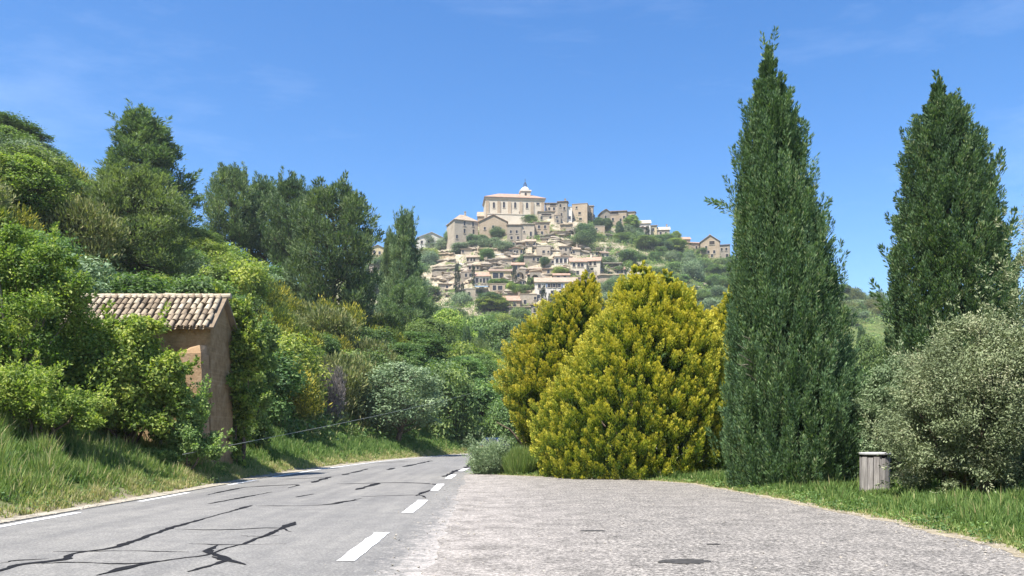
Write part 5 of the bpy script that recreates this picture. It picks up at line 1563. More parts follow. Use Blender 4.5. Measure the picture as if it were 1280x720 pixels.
# px0, px1, eave, base, ridge, roof, roof material, wall, windows, rot, depth, label, extra
HOUSES = [
    (568, 598, 276, 304, 268, 'hip', 'sand', 'pale', [(0.42, 0.12, 1.1, 2.4), (0.78, 0.12, 1.1, 2.2), (0.42, 0.46, 1.1, 2.2), (0.80, 0.46, 1.1, 2.4), (0.1, 0.75, 1.1, 2)], 22, 13, 'tall manor with a dark shaded left wall at the village left end', dict(chim=0.6)),
    (599, 634, 277, 296, 268.5, 'gy', 'rose', 'warm', [(0.5, 0.35, 1.1, 1.5), (0.76, 0.5, 1.1, 1.8), (0.2, 0.45, 1.0, 1.4)], 0, 12, 'wide gabled house standing below the left half of the church', {}),
    (597, 612, 270, 279, 265, 'gx', 'sand', 'warm', [(0.6, 0.5)], 0, 7, 'little warm stone house between the manor and the church', {}),
    (634, 652, 281, 302, 278.5, 'mono', 'sand', 'grey', [(0.25, 0.42, 1, 1.5), (0.66, 0.42, 1, 1.5), (0.3, 0.78), (0.75, 0.78)], 0, 7, 'grey block house under the church, leftmost of the three joined blocks', {}),
    (652, 668, 280, 300, 277.5, 'mono', 'pale', 'pale', [(0.72, 0.62, 1, 2.2), (0.2, 0.5, 0.8, 1.0)], 0, 7, 'pale block house in the middle of the three joined blocks', {}),
    (668, 687, 278, 297, 274.5, 'mono', 'sand', 'warm', [(0.3, 0.3), (0.7, 0.3), (0.5, 0.7)], 0, 7, 'warm stone block house, rightmost of the three joined blocks', {}),
    (673, 693, 264.5, 275, 262, 'mono', 'sand', 'pale', [(0.5, 0.36, 5.2, 1.1, V_, 'void'), (0.2, 0.75), (0.75, 0.75)], 0, 7, 'house with a dark covered balcony right below the church corner', {}),
    (693, 701, 269, 280, 268, 'flat', 'sand', 'grey', [(0.4, 0.25, 1, 1.2), (0.5, 0.7, 1.2, 1.4)], 0, 6, 'narrow grey house squeezed beside the covered balcony house', {}),
    (682, 697, 254, 266, 251, 'mono', 'sand', 'pale', [(0.62, 0.18, 3.2, 1.0, V_, 'void'), (0.3, 0.6), (0.7, 0.6)], 0, 7, 'house with a dark loft opening next to the church right end', {}),
    (697, 709, 252, 277, 250, 'mono', 'brown', 'grey', [(0.3, 0.2), (0.7, 0.35), (0.4, 0.65)], -8, 7, 'tall grey shaded house left of the square pale tower house', dict(chim=0.75)),
    (709, 715, 259, 278, None, 'flat', 'pale', 'white', [(0.5, 0.7)], 0, 5, 'thin white wall house against the square pale tower house', {}),
    (715, 734, 255, 278, 254, 'flat', 'sand', 'warm', [(0.3, 0.18, 1, 1.1), (0.5, 0.50, 1.4, 1.3), (0.55, 0.82, 1.6, 1.3), (0.1, 0.82)], -14, 9, 'square pale tower house with three small windows on the crest', {}),
    (731, 741, 257.5, 272, 255, 'mono', 'pale', 'warm', [(0.5, 0.25, 2.2, 0.9, V_, 'void')], -10, 6, 'pale roofed wing joined to the square tower house', {}),
    (752, 763, 265, 283, 261.5, 'gy', 'sand', 'grey', [(0.45, 0.35), (0.3, 0.7)], 8, 8, 'grey gable house on the crest with a loggia house to its right', {}),
    (762, 783, 264, 284, 261, 'mono', 'rose', 'warm', [(0.28, 0.10, 4.6, 1.4, V_, 'void'), (0.2, 0.5), (0.65, 0.55), (0.85, 0.4)], -8, 9, 'warm house with a wide dark loggia under its eave', {}),
    (782, 793, 265, 283, 262, 'mono', 'brown', 'warm', [(0.4, 0.3), (0.7, 0.65)], -14, 8, 'dark roofed end house of the crest row above the bright green tree', {}),
    (799, 813, 279, 295, 275.5, 'gx', 'pale', 'white', [(0.3, 0.35), (0.7, 0.35)], -6, 7, 'bleached roofed white house right of the bright green crest tree', {}),
    (800, 810, 284, 298, 281, 'mono', 'brown', 'grey', [(0.4, 0.55), (0.75, 0.55)], 0, 5, 'brown roofed low house behind the slim crest cypress', {}),
    (812, 821, 282, 293, 279.5, 'mono', 'sand', 'yellow', [(0.5, 0.45)], -8, 6, 'small ochre house on the crest slope going down right', {}),
    (821, 837, 287, 296, 284, 'gx', 'pale', 'pale', [(0.3, 0.5), (0.7, 0.5)], -6, 6, 'low pale house, last of the crest row before the green gap', dict(chim=0.8)),
    (848, 863, 299, 308, 296.5, 'gx', 'rose', 'grey', [(0.5, 0.4)], 0, 6, 'low pink roofed shed left of the big right end farmhouse', {}),
    (864, 880, 304, 316, 299, 'mono', 'rose', 'warm', [(0.4, 0.45), (0.75, 0.4)], 10, 7, 'lower left wing of the big right end farmhouse', {}),
    (876, 899, 302, 323, 294, 'gy', 'sand', 'warm', [(0.60, 0.08, 2.6, 1.8, V_, 'void'), (0.3, 0.35), (0.42, 0.62), (0.72, 0.62), (0.6, 0.85)], -12, 11, 'big gabled farmhouse at the far right end of the village', dict(chim=0.5)),
    (898, 912, 306, 325, 301, 'mono', 'brown', 'grey', [(0.3, 0.3), (0.7, 0.3), (0.75, 0.75, 1.4, 2.2)], -16, 9, 'shaded rear wing of the right end farmhouse', {}),
    (671, 688, 307.5, 322, 306, 'flat', 'pale', 'pale', [(0.5, 0.5, 1.2, 1.3), (0.85, 0.5, 0.9, 1.0)], 0, 7, 'small pale cube house below the cliff with one dark window', {}),
    (693, 715, 321, 332, 318, 'mono', 'brown', 'white', [(0.15, 0.45, 1.2, 1.9), (0.38, 0.45, 1.2, 1.9), (0.62, 0.45, 1.2, 1.9), (0.86, 0.45, 1.2, 1.9)], 0, 7, 'white fronted house with a row of four tall windows', {}),
    (713, 733, 327, 344, 322.5, 'gx', 'rose', 'cream', [(0.22, 0.25), (0.52, 0.25), (0.74, 0.25), (0.2, 0.82), (0.45, 0.82)], 0, 8, 'cream house left half of the joined pair above the smaller golden shrub', {}),
    (733, 750, 326, 344, 321.5, 'gx', 'rose', 'cream', [(0.3, 0.2), (0.62, 0.2), (0.4, 0.58, 1.4, 1.3)], -10, 8, 'cream house right half of the joined pair above the smaller golden shrub', dict(chim=0.3)),
    (655, 677, 320, 333, 317.5, 'mono', 'sand', 'grey', [(0.55, 0.3), (0.8, 0.35)], 0, 7, 'grey terraced house under the small pale cube house', {}),
    (754, 777, 329, 336, 327, 'mono', 'pale', 'pale', [(0.46, 0.45, 6.4, 1.5, V_, 'void')], 0, 6, 'low garage with a long dark opening on the right terrace', {}),
    (669, 722, 352.5, 374, 347, 'gx', 'sand', 'white', [(0.10, 0.24, 1.1, 1.5), (0.33, 0.20, 1.1, 1.5, B), (0.45, 0.20, 1.1, 1.5, B), (0.57, 0.20, 1.1, 1.5, B), (0.13, 0.60), (0.40, 0.62), (0.6, 0.62), (0.08, 0.85)], 0, 9, 'long white house with blue shutters left of the golden shrub top', {}),
    (684, 720, 361, 372, 358.5, 'mono', 'rose', 'cream', [(0.2, 0.5), (0.5, 0.5)], 0, 3.5, 'low lean to with a pink roof in front of the long white house', {}),
    (650, 671, 368, 384, 367.2, 'flat', 'sand', 'pale', [(0.9, 0.3, 0.9, 1.2), (0.3, 0.6)], 0, 8, 'plain pale block against the left end of the long white house', {}),
    (636, 668, 384, 397, 380, 'mono', 'sand', 'grey', [(0.2, 0.5), (0.5, 0.5), (0.78, 0.5, 1, 1.8)], 0, 8, 'lowest grey house with a pale roof left of the slim dark cypress', {}),
    (664, 679, 381, 398, 378.5, 'mono', 'rose', 'grey', [(0.3, 0.4), (0.6, 0.7)], 0, 7, 'narrow grey house behind the slim dark cypress', {}),
    (628, 650, 375.5, 386, 370, 'gx', 'rose', 'warm', [(0.3, 0.5), (0.7, 0.5)], 0, 8, 'broad pink roofed house above the lowest grey house', dict(chim=0.95)),
    (593, 612, 345, 358, 340.5, 'gx', 'rose', 'white', [(0.18, 0.45, 1.2, 2.0), (0.42, 0.45, 1.0, 1.6), (0.64, 0.45, 1.2, 2.0), (0.86, 0.45, 1.0, 2.0)], 0, 7, 'white house with a row of tall windows above the blue awning', {}),
    (612, 639, 339, 350, 336.5, 'gx', 'brown', 'yellow', [(0.28, 0.5, 2.4, 2.2), (0.55, 0.5, 1.6, 2.2), (0.84, 0.62, 2, 1.4)], 0, 7, 'ochre house with a vine terrace below it', {}),
    (612, 636, 355, 367, None, 'flat', 'sand', 'warm', [(0.25, 0.4, 1.4, 2.0), (0.55, 0.4, 1.8, 1.8), (0.9, 0.4, 1.4, 2.4, V_, 'void')], 0, 6, 'lower storey block supporting the vine terrace', {}),
    (582, 610, 361, 374, None, 'flat', 'pale', 'pale', [(0.5, 0.3), (0.72, 0.55, 1.0, 2.0, V_, 'void'), (0.15, 0.5)], 0, 6, 'plain walled base under the blue awning', {}),
    (522, 557, 298, 310, 290.5, 'gy', 'pale', 'white', [(0.15, 0.45), (0.4, 0.3), (0.8, 0.5)], 12, 12, 'white house with a broad bleached roof on the left shoulder', {}),
    (462, 482, 311, 321, 306.5, 'gy', 'sand', 'yellow', [(0.3, 0.4), (0.62, 0.5)], 8, 8, 'ochre house seen between the dark pines on the left shoulder', {}),
    (452, 470, 319, 330, 316, 'mono', 'brown', 'cream', [(0.4, 0.5), (0.8, 0.5)], 0, 7, 'cream house mostly hidden by the big rounded dark pine', {}),
    (461, 479, 330, 342, 326.5, 'mono', 'sand', 'grey', [(0.3, 0.5, 1.0, 1.6), (0.7, 0.5, 1.0, 1.6)], 0, 7, 'grey house below the ochre one between the dark pines', {}),
    (692, 712, 344, 351, 342, 'gx', 'rose', 'cream', [(0.3, 0.5), (0.7, 0.5)], 0, 6, 'small pink roofed house behind the roof of the long white house', {}),
    (716, 730, 347, 353, 344.5, 'mono', 'sand', 'pale', [(0.5, 0.5)], 0, 6, 'tiny pale house below the cream pair', {}),
    (576, 592, 340, 350, None, 'flat', 'brown', 'grey', [(0.4, 0.4), (0.75, 0.4)], 0, 6, 'grey walled house shell between the terraced ruin and the white tall windowed house', {}),
    (602, 620, 329, 337, 326, 'mono', 'sand', 'grey', [(0.3, 0.5), (0.7, 0.5)], 0, 6, 'low grey house directly above the ochre house', {}),
    (622, 640, 324, 332, 321.5, 'mono', 'sand', 'pale', [(0.4, 0.45)], 0, 6, 'low pale house under the pale wall of the garden slope', {}),
    (640, 655, 331, 339, 328.5, 'gx', 'rose', 'grey', [(0.35, 0.5), (0.7, 0.5)], 0, 6, 'low house above the left stone arch', {}),
    (679, 692, 336, 344, 333.5, 'mono', 'rose', 'warm', [(0.5, 0.5)], 0, 6, 'small warm house between the two gardens under the four windowed house', {}),
    (733, 756, 283, 293, None, 'flat', 'pale', 'warm', [(0.35, 0.3, 1, 1.0), (0.55, 0.3, 1, 1.0)], 0, 5, 'roofless pale wall house below the crest trees', {}),
    (548, 559, 415, 421, 412, 'gx', 'pale', 'white', [(0.5, 0.5)], 0, 6, 'little white roofed house among the valley trees on the left', {}),
    (569, 578, 412, 420, 408.5, 'gy', 'rose', 'white', [(0.5, 0.5)], 0, 6, 'little white gable peeping out of the valley trees in the middle', {}),
    (616, 626, 408, 417, 404, 'gy', 'rose', 'pale', [(0.5, 0.5)], 0, 6, 'little pink gable house among the valley trees on the right', {}),
]
for (p0, p1, ev, bs, rd, rf, rm, wl, wn, rt, dp, lb, ex) in HOUSES:
    house(p0, p1, ev, bs, rd, rf, rm, wl, wn, rt, dp, lb, **ex)
# the crowd of plain houses between the named ones
def crowd():
    r = np.random.default_rng(321)
    boxes = [(h[0], h[1], (h[4] or h[2]) - 1, h[3]) for h in HOUSES] + [(536, 572, 312, 352), (690, 736, 284, 307), (602, 632, 292, 326), (707, 720, 284, 296)]
    k = 0
    for _ in range(6000):
        if k >= 46: break
        w_, h_ = r.uniform(9, 17), r.uniform(5.5, 9.5)
        x0, bs = r.uniform(545, 770), r.uniform(300, 396)
        sk = np.interp(x0 + w_ / 2, SKY_P, SKY_Y)
        lim = np.interp(x0, [545, 600, 640, 700, 735, 770], [366, 384, 398, 396, 362, 350])
        if bs - h_ < sk + 14 or bs > lim or (x0 > 735 and bs < 324) or (x0 < 590 and bs < 318): continue
        q = (x0 - 1, x0 + w_ + 1, bs - h_ - 2, bs + 1)
        if any(min(q[1], b[1]) - max(q[0], b[0]) > 1.5 and min(q[3], b[3]) - max(q[2], b[2]) > 1.5 for b in boxes): continue
        boxes.append(q); k += 1
        rf = ['gx', 'mono', 'flat', 'gx', 'mono', 'gy'][r.integers(6)]
        n = int(w_ // 4)
        wins = [((j + 0.5 + 0.2 * r.normal()) / n, 0.42, 1.0, 1.4) for j in range(n) if r.random() < 0.75]
        house(x0, x0 + w_, bs - h_, bs, None if rf == 'flat' else bs - h_ - r.uniform(1.5, 3), rf, ['sand', 'rose', 'pale', 'brown', 'sand'][r.integers(5)], ['pale', 'grey', 'warm', 'pale', 'cream'][r.integers(5)], wins, r.uniform(-10, 10), r.uniform(5, 7),
              'plain little stone house crowded among the houses of the village slope', group='plain houses crowded on the village slope', chim=(0.7 if r.random() < 0.3 and rf != 'flat' else None))
    print('crowd', k)
crowd()
# awning on the base block
x, Y = ray_ground(596, 374, 235)
mb = MB(); xx = px2x(602, Y)
mb.poly([(xx - 2.6, Y - 2.2, top2z(360, Y)), (xx + 2.6, Y - 2.2, top2z(360, Y)), (xx + 2.6, Y + 0.2, top2z(357.5, Y)), (xx - 2.6, Y + 0.2, top2z(357.5, Y)), (xx - 2.6, Y - 2.2, top2z(360, Y) + 0.12), (xx + 2.6, Y - 2.2, top2z(360, Y) + 0.12), (xx + 2.6, Y + 0.2, top2z(357.5, Y) + 0.12), (xx - 2.6, Y + 0.2, top2z(357.5, Y) + 0.12)],
        [(0, 3, 2, 1), (4, 5, 6, 7), (0, 1, 5, 4), (1, 2, 6, 5), (2, 3, 7, 6), (3, 0, 4, 7)])
o = mb.build('awning', plain_mat('blue_awning_cloth', (0.16, 0.22, 0.27), 0.8, 0.2)); tag(o, 'grey blue awning under the white tall windowed house', 'awning')

# --- terrace walls, ruin terraces and arches
def terrace(px0, py0, px1, py1, hpx, wall, label, thick=0.8, name='terrace_wall', cat='wall', notch=0, grp='terrace walls of the hill village'):
    xa, Ya = ray_ground(px0, py0, 235); xb, Yb = ray_ground(px1, py1, 235)
    Ym = (Ya + Yb) / 2
    pa, pb = Vector((px2x(px0, Ya), Ya, 0)), Vector((px2x(px1, Yb), Yb, 0))
    d = (pb - pa); L = d.length; rz = math.atan2(d.y, d.x)
    o = empty(name, ((pa + pb) / 2).to_tuple(), rz)
    za, zb = top2z(py0, Ya), top2z(py1, Yb); H = hpx / FPX * Ym
    o.location.z = (za + zb) / 2
    n = max(4, int(L / 1.6)); r = np.random.default_rng(int(px0 * 7 + py0))
    mb = MB(); T_, Bt = [], []
    for i in range(n + 1):
        u = i / n; z = (za - zb) * (0.5 - u)
        T_.append((L * (u - 0.5), z + H + 0.14 * r.normal() + (0.6 if notch and i % 2 else 0))); Bt.append(z - 3.0)
    V = []
    for i in range(n + 1):
        j = 0.06 * r.normal()
        V += [(T_[i][0], j, Bt[i]), (T_[i][0], j + 0.1, T_[i][1] - 0.55), (T_[i][0], j - 0.42, T_[i][1] - 0.45), (T_[i][0], j - 0.38, T_[i][1]), (T_[i][0], thick, T_[i][1]), (T_[i][0], thick, Bt[i])]
    F = []
    for i in range(n):
        for k in range(6):
            F.append((6 * i + k, 6 * i + 6 + k, 6 * i + 6 + (k + 1) % 6, 6 * i + (k + 1) % 6))
    F += [(0, 1, 2, 3, 4, 5), tuple(6 * n + q for q in (5, 4, 3, 2, 1, 0))]
    mb.poly(V, F)
    me = mb.mesh('masonry', M_W[wall])
    o2 = link_mesh(name, me); o2.location = o.location; o2.rotation_euler = o.rotation_euler
    bpy.data.objects.remove(o)
    tag(o2, label, cat, grp, 'thing')
    return o2
for (a_, b_, c_, d_, h_, wl, lb) in [
    (540, 345, 571, 343, 9, 'grey', 'bottom wall of the terraced ruin on the left slope'),
    (540, 337, 570, 335, 4.5, 'pale', 'second lowest wall of the terraced ruin on the left slope'),
    (541, 331, 568, 329, 5.5, 'grey', 'third wall up of the terraced ruin on the left slope'),
    (543, 324, 567, 322.5, 7, 'warm', 'brownish top wall of the terraced ruin on the left slope'),
    (538, 352, 566, 350, 5, 'pale', 'broken wall at the foot of the terraced ruin'),
    (572, 333, 590, 335, 4, 'white', 'bleached wall right of the ruin terraces'),
    (606, 328, 648, 326, 4.5, 'pale', 'long crumbling wall crossing below the garden slope'),
    (618, 321, 645, 320, 3.5, 'white', 'whitish wall at the lower edge of the garden slope'),
    (628, 313, 656, 317, 2.5, 'warm', 'brown wall along the bare garden slope'),
    (736, 303, 756, 302, 3, 'grey', 'grey wall above the right hand green slope'),
    (757, 298, 782, 301, 6, 'grey', 'overgrown grey wall under the crest trees'),
    (688, 317, 735, 320, 5, 'pale', 'pale wall running under the rounded cliff rocks'),
    (715, 316, 737, 322, 7, 'grey', 'sloping wall beside the four windowed house'),
    (746, 357, 781, 356, 14, 'warm', 'tall retaining wall below the low garage'),
    (771, 320.5, 797, 321, 2, 'white', 'long whitish garden wall in the right hand greenery'),
    (777, 316.5, 796, 316, 3, 'pale', 'short broken wall above the long whitish garden wall'),
    (776, 333, 791, 334, 5, 'pale', 'pale wall right of the low garage'),
    (636, 371, 664, 369, 6, 'warm', 'wall behind the broad pink roofed house'),
    (612, 400, 640, 399, 6, 'grey', 'overgrown wall at the foot of the village'),
    (646, 360, 670, 362, 4, 'grey', 'garden wall beneath the stone arches'),
    (556, 366, 584, 367, 6, 'pale', 'pale wall among the slim cypresses under the ruin'),
    (675, 300, 692, 297, 6, 'grey', 'wall at the foot of the three joined blocks'),
    (634, 308, 668, 306, 5, 'grey', 'long grey wall below the left and middle joined blocks'),
    (700, 287, 716, 286, 7, 'warm', 'wall below the square pale tower house'),
]:
    terrace(a_, b_, c_, d_, h_, wl, lb)
def crowd_walls():
    r = np.random.default_rng(654)
    for _ in range(44):
        x0 = r.uniform(542, 745); w_ = r.uniform(10, 24); py = r.uniform(304, 384)
        lim = np.interp(x0, [545, 600, 640, 700, 745], [364, 380, 394, 380, 350])
        if py > lim or py < np.interp(x0, SKY_P, SKY_Y) + 16 or (602 < x0 < 632 and py < 326): continue
        terrace(x0, py, x0 + w_, py + r.uniform(-1.5, 1.5), r.uniform(2.5, 6), ['pale', 'grey', 'warm'][r.integers(3)], 'rough dry stone wall holding a terrace between the village houses', grp='dry stone walls between the village houses')
crowd_walls()
o = terrace(544, 318, 569, 317, 3.6, 'pale', 'ruined wall with a notched top above the ruin terraces', notch=1)
def arch(px, py, wpx, hpx, label):
    x, Y = ray_ground(px, py, 235); x = px2x(px, Y)
    W, H = wpx / FPX * Y, hpx / FPX * Y
    a, ri = W / 2, W * 0.33
    mb = MB(); n = 10; D = 3.0; zs = H - ri - 0.9
    inn = [(-ri, -3.0)] + [(-ri * math.cos(math.pi * k / n), zs + ri * math.sin(math.pi * k / n)) for k in range(n + 1)] + [(ri, -3.0)]
    out = [(-a, -3.0)] + [(-a + 2 * a * k / n, H + 0.25 * math.sin(3.0 * k)) for k in range(n + 1)] + [(a, -3.0)]
    m = len(inn)
    V = [(p[0], 0, p[1]) for p in out] + [(p[0], 0, p[1]) for p in inn] + [(p[0], D, p[1]) for p in out] + [(p[0], D, p[1]) for p in inn]
    F = []
    for k in range(m - 1):
        F += [(k, m + k, m + k + 1, k + 1), (k, k + 1, 2 * m + k + 1, 2 * m + k), (m + k, 3 * m + k, 3 * m + k + 1, m + k + 1)]
    F.append(tuple(3 * m + k for k in range(m)))
    mb.poly(V, F)
    o = mb.build('stone_arch', M_W['grey']); o.location = (x, Y, top2z(py, Y))
    tag(o, label, 'arch', 'stone arches of the hill village')
arch(650, 350, 14, 12.5, 'dark stone arch beside the ochre house, left of two')
arch(669, 352, 13, 11.5, 'stone arch half covered in green, right of two')
arch(713.5, 294, 12, 8.5, 'dark cave like arch in the cliff below the square tower house')
arch(706, 320, 10, 6, 'low vault opening under the rounded cliff rocks')

# --- rocks
M_ROCK = stone_mat('cliff_limestone', (0.26, 0.215, 0.165), (0.40, 0.345, 0.275), (0.52, 0.46, 0.385), 0.22, None, 0.15, 0.12)
def rock_mesh(seed):
    bm = bmesh.new(); bmesh.ops.create_icosphere(bm, subdivisions=4, radius=1)
    r = np.random.default_rng(seed)
    co = np.array([v.co[:] for v in bm.verts])
    f = 0
    for k in range(10):
        dd = rand_dirs(1, r)[0]; fr = r.uniform(1.5, 6)
        f = f + np.sin(co @ dd * fr + r.random() * 6) / fr
    st = np.round((co[:, 2] + 0.1 * f) * 5) / 5
    for v, ff, s in zip(bm.verts, f, st):
        v.co *= 1 + 0.28 * ff
        v.co.z = 0.45 * v.co.z + 0.55 * s
        v.co.x *= 1 + 0.18 * math.sin(s * 17 + seed); v.co.y *= 1 + 0.18 * math.cos(s * 13 + seed)
    me = bpy.data.meshes.new('rock'); bm.to_mesh(me); bm.free(); me.materials.append(M_ROCK)
    return me
ROCKS = [rock_mesh(s) for s in (1, 2, 3)]
for i, (px, py, wp, hp, lb) in enumerate([
    (708, 305, 24, 9, 'largest rounded pale cliff rock in the middle of the village'), (692, 303, 16, 10, 'shaded layered rock left of the rounded pale cliff rock'),
    (727, 303, 18, 9, 'layered rock right of the rounded pale cliff rock'), (700, 293, 26, 8, 'long rock ledge above the rounded pale cliff rock'),
    (724, 291, 14, 8, 'rock beside the cave like arch'), (686, 311, 14, 7, 'rock step below the layered cliff rock'),
    (560, 343, 16, 7, 'rock among the ruin terraces'), (584, 334, 14, 8, 'bleached slanting rock right of the ruin terraces'),
    (583, 346, 12, 12, 'rock face behind the slim cypresses'), (664, 306, 20, 6, 'rock under the middle joined block'),
    (650, 311, 16, 6, 'rock on the garden slope'), (622, 305, 10, 5, 'small rock in the garden greenery'), (742, 299, 12, 6, 'rock below the crest trees'),
    (872, 364, 16, 8, 'white rock scar on the right hand green slope'), (882, 358, 8, 6, 'small white rock beside the white rock scar'), (862, 369, 10, 4, 'low white rock at the foot of the white rock scar'),
    (526, 318, 10, 6, 'pale rock under the broad bleached roof'), (510, 323, 12, 6, 'pale rock left of the broad bleached roof'), (644, 344, 8, 8, 'rock pier between ochre house and arch'),
    (676, 346, 10, 6, 'rock right of the green covered arch'), (728, 312, 12, 6, 'rock shelf above the sloping wall'), (572, 356, 10, 9, 'rock at the base of the slim cypress pair')]):
    x, Y = ray_ground(px, py, 235)
    o = link_mesh('rock', ROCKS[i % 3]); o.location = (x, Y + wp / FPX * Y * 0.22, top2z(py, Y) + 0.2 * hp / FPX * Y)
    o.scale = (wp / FPX * Y * 0.52, wp / FPX * Y * 0.42, hp / FPX * Y * 0.62); o.rotation_euler = (0, 0, RNG.uniform(-0.5, 0.5))
    tag(o, lb, 'rock', 'cliff rocks of the hill village')

def boulders():
    r = np.random.default_rng(55); k = 0
    while k < 60:
        px, py = r.uniform(538, 735), r.uniform(285, 372)
        if py < np.interp(px, SKY_P, SKY_Y) + 12 or (px < 630 and py < 312): continue
        x, Y = ray_ground(px, py, 235)
        o = link_mesh('rock', ROCKS[k % 3]); s = r.uniform(0.8, 2.2)
        o.location = (x, Y, gz(x, Y) + 0.2 * s); o.scale = (1.5 * s, s, 0.75 * s); o.rotation_euler = (0, 0, r.uniform(-0.7, 0.7))
        tag(o, 'pale boulder lying on the bare slope between the village houses', 'boulder', 'boulders on the bare village slope'); k += 1
boulders()
# --- trees and shrubs of the village
def on_hill(key, px, base, top, wpx, label, group=None, **k):
    x, Y = ray_ground(px, base, 235)
    h = (base - top) / FPX * Y
    return place(key, x, Y, h, wpx / FPX * Y, label, group, None, None, None, k.get('name'), k.get('cat'), sink=0.4)
GC = 'cypresses of the hill village'
for (px, b_, t_, wp, lb) in [(571.5, 372, 326, 7, 'tallest slim cypress below the ruin terraces'), (578, 377, 352, 5, 'thin cypress right of the tallest slim cypress'), (591.5, 358, 329, 4.5, 'thin cypress against the white tall windowed house'), (601, 337, 331, 4, 'little cypress above the white tall windowed house'), (643, 360, 331, 5.5, 'cypress between the ochre house and the stone arch'),
    (679.5, 397, 354, 7.5, 'slim dark cypress left of the smaller golden shrub top'), (687.5, 384, 365, 5.5, 'short dark cypress behind the smaller golden shrub top'), (666, 317, 306, 2.5, 'tiny cypress beside the small pale cube house'),
    (732.5, 280, 265, 3.5, 'leftmost crest cypress by the square tower house'), (735.8, 279, 263, 3.2, 'second crest cypress by the square tower house'), (739.2, 279, 264, 3.2, 'third crest cypress by the square tower house'), (742.5, 279, 266.5, 3, 'rightmost crest cypress by the square tower house'), (707.5, 277, 263, 3, 'cypress against the thin white wall house'),
    (809.5, 305, 281, 6, 'slim crest cypress in front of the brown roofed house'), (587, 375, 360, 5, 'little cypress by the plain walled base'), (655.6, 322, 309, 3, 'little cypress at the right end of the garden slope')]:
    on_hill('cypress_far', px, b_, t_, wp, lb, GC)
GT = 'trees and bushes of the hill village'
for (k, px, b_, t_, wp, lb) in [('oak', 613, 389, 365, 32, 'round olive green tree at the foot of the village'), ('dark_a', 622, 296, 283, 20, 'dark green bush under the wide gabled house'), ('dark_b', 603, 306, 294, 18, 'dark green bush below the tall manor'), ('olive_a', 612, 314, 298, 26, 'grey green bush in the middle of the garden slope'),
    ('olive_b', 630, 312, 300, 24, 'grey green bush at the right of the garden slope'), ('green_a', 608, 324, 310, 18, 'green bush at the bottom of the garden slope'), ('dark_b', 590, 306, 292, 14, 'bush against the corner of the tall manor'), ('olive_a', 576, 316, 303, 22, 'grey green bush left of the tall manor foot'), ('green_b', 562, 308, 288, 14, 'bush leaning on the shaded manor wall'),
    ('dark_a', 654, 330, 317, 14, 'dark round bush right of the crumbling wall'), ('oak', 681, 334, 321, 12, 'dark tree between the grey house and the four windowed house'), ('green_a', 662, 276, 268, 17, 'bush growing under the church wall'), ('oak', 748, 289, 271, 12, 'dark round tree on the crest left of two'), ('oak', 758, 290, 272, 14, 'dark round tree on the crest right of two'),
    ('green_a', 728, 294, 279, 12, 'bush below the square tower house'), ('limetree', 790, 292, 268, 18, 'bright green crest tree below the dark roofed end house'), ('olive_tree', 784, 300, 281, 18, 'grey green tree under the bright green crest tree'), ('oak', 774, 299, 276, 9, 'dark narrow tree by the loggia house'), ('oak', 799, 300, 284, 10, 'dark tree next to the slim crest cypress'),
    ('limetree', 845, 309, 288, 12, 'bright tree filling the gap in the crest row'), ('green_a', 834, 306, 291, 20, 'green tree below the last pale crest house'), ('oak', 822, 309, 293, 16, 'dark green tree left of the gap in the crest row'), ('green_b', 878, 322, 309, 13, 'tree in front of the farmhouse left wing'),
    ('green_a', 624, 356, 349, 24, 'vines hanging over the ochre house terrace'), ('lime_a', 642, 366, 352, 16, 'bright bush under the left stone arch'), ('green_a', 656, 367, 355, 18, 'green bush between the two stone arches'), ('green_b', 664, 360, 346, 10, 'green growth over the right stone arch'), ('lime_b', 700, 344, 333, 20, 'garden bushes below the four windowed house'),
    ('olive_b', 760, 329, 321, 22, 'bushes above the low garage'), ('dark_b', 774, 341, 332, 12, 'dark round bush right of the low garage'), ('dark_a', 757, 342, 336, 10, 'dark bush on the garage terrace'), ('green_a', 764, 368, 350, 18, 'green bush between the two golden shrub tops'), ('dark_b', 787, 334, 325, 16, 'dark bush beside the pale garage wall'),
    ('olive_a', 536, 308, 294, 16, 'bush before the broad bleached roof'), ('olive_b', 552, 312, 297, 16, 'grey bush right of the broad bleached roof'), ('scrub_a', 530, 330, 312, 18, 'dry bush left of the ruin terraces'), ('dark_a', 600, 372, 360, 10, 'small dark bush by the plain walled base')]:
    on_hill(k, px, b_, t_, wp, lb, GT)

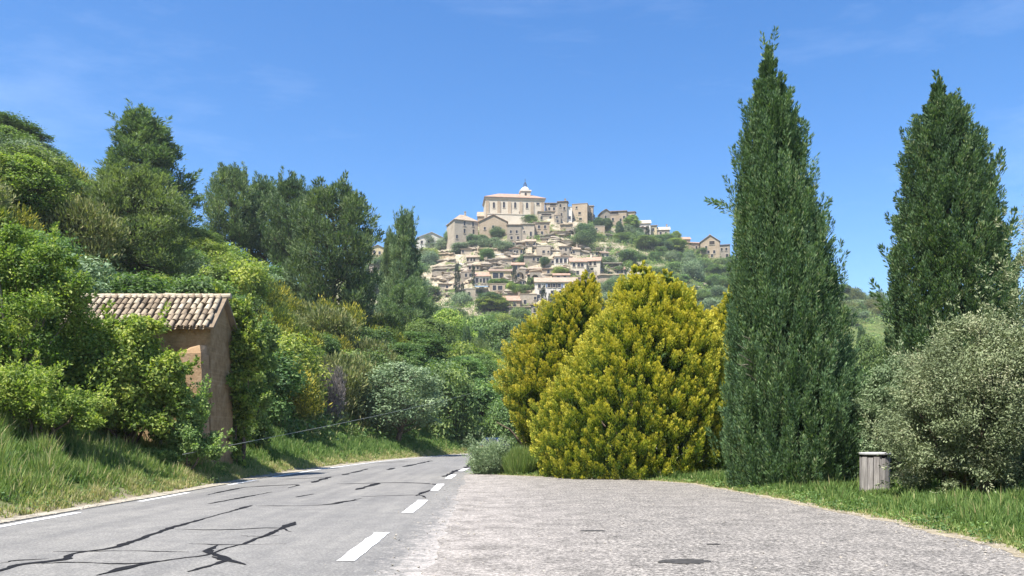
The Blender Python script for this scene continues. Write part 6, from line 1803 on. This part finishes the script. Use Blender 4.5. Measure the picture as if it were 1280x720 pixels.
def fill_village():
    r = np.random.default_rng(99)
    n = 6000
    px = r.uniform(440, 1120, n); Y = 235 + 186 * r.random(n)
    x = px2x(px, Y)
    z = ground_z(x, Y)
    py = HOR - (z - EYE) / Y * FPX
    sky = np.interp(px, SKY_P, SKY_Y)
    right = (px > 728) & (py > np.interp(px, [728, 800, 850, 900, 1120], [296, 302, 312, 327, 395]))
    lowc = (py > np.interp(px, [440, 540, 600, 640, 680, 728], [345, 366, 384, 402, 402, 372]))
    meadow = (px > 1045) & (py > 405)
    lefty = (px < 540) & (py > np.interp(px, [440, 540], [336, 318]))
    ok = (right | lowc | lefty) & ~meadow & (py > sky + 1)
    # keep out of the houses and walls on the right
    for (a_, b_, c_, d_) in ((752, 780, 322, 360), (768, 800, 311, 323), (858, 890, 352, 372), (730, 760, 276, 305), (862, 914, 298, 330), (690, 752, 316, 360)):
        ok &= ~((px > a_) & (px < b_) & (py > c_) & (py < d_))
    ch = []
    for i in np.where(ok)[0]:
        wd = r.uniform(5.5, 10.5)
        if any((x[i] - a_) ** 2 + (Y[i] - b_) ** 2 < (0.34 * (wd + c_)) ** 2 for a_, b_, c_ in ch): continue
        if len(ch) >= 285: break
        ch.append((x[i], Y[i], wd))
        if px[i] < 728: ks, zn = ['green', 'lime', 'olive', 'dark', 'leafy', 'green'], 'on the lower slope under the village houses'
        elif px[i] < 930: ks, zn = ['green', 'olive', 'green', 'dark', 'olive', 'leafy'], 'on the green hillside right of the village'
        else: ks, zn = ['green', 'dark', 'olive', 'scrub'], 'on the distant ridge between the two tall cypresses'
        k = ks[r.integers(len(ks))]
        keys, ph = KINDS[k]
        lab = f'{ph} {zn}'
        place(keys[r.integers(len(keys))], x[i], Y[i], wd * r.uniform(0.6, 0.9) * (1.15 if k == 'leafy' else 1), wd, lab, lab.replace('bush', 'bushes').replace('tree ', 'trees '), cat='tree' if k == 'leafy' else 'bush', sink=0.6)
    print('village bushes', len(ch))
fill_village()

def hill_scrub():
    r = np.random.default_rng(103)
    n = 17000
    px = r.uniform(430, 1300, n); Y = 232 + 188 * r.random(n); x = px2x(px, Y); z = ground_z(x, Y); py = HOR - (z - EYE) / Y * FPX
    inv = (px > 535) & (px < 735) & (py < 380)
    gp = wob(x, Y, 26, 41) + 0.5 * wob(x, Y, 11, 42)
    ok = np.where(inv, gp + 0.6 * r.random(n) > 0.85, r.random(n) < 0.95) & ~((px > 1045) & (py > 405) & (r.random(n) < 0.85))
    x, Y = x[ok], Y[ok]
    s = r.uniform(0.8, 1.9, len(x))
    C = np.column_stack([x, Y, ground_z(x, Y) + 0.35 * s]); Rd = np.column_stack([s * 1.3, s * 1.3, s])
    dry = r.random(len(x)) < 0.4
    ms = leaf_mesh('undergrowth', [blob_leaves(C[dry], Rd[dry] * np.array([1, 1, 0.7]), 26, 0.7, 0.2, False, 0.9, 0.6, 0.6, 0.4, r, 0.5, 0.2, 0.22)], M_SCRUB)
    o = link_mesh('undergrowth', ms); tag(o, 'dry tufts over the village hill', 'undergrowth', None, 'stuff')
    C, Rd = C[~dry], Rd[~dry]
    me = leaf_mesh('undergrowth', [blob_leaves(C, Rd, 26, 0.75, 0.4, True, 0.6, 0.6, 0.6, 0.4, r, 0.5, 0.2, 0.22)], M_GREEN)
    o = link_mesh('undergrowth', me); tag(o, 'green scrub and ground plants over the village hill', 'undergrowth', None, 'stuff')
hill_scrub()

# ------------------------------------------------------------------ thin summer haze over the valley
def haze():
    mb = MB(); mb.box(-3200, 3200, -3200, 3200, -22, 142)
    m, nt, out = new_mat('thin_haze')
    v = nt.nodes.new('ShaderNodeVolumePrincipled')
    v.inputs['Color'].default_value = (0.86, 0.92, 1.0, 1)
    v.inputs['Density'].default_value = 0.00022
    v.inputs['Anisotropy'].default_value = 0.2
    nt.links.new(v.outputs[0], out.inputs['Volume'])
    o = mb.build('haze', m); tag(o, 'thin blue summer haze over the valley', 'haze', None, 'stuff')
haze()
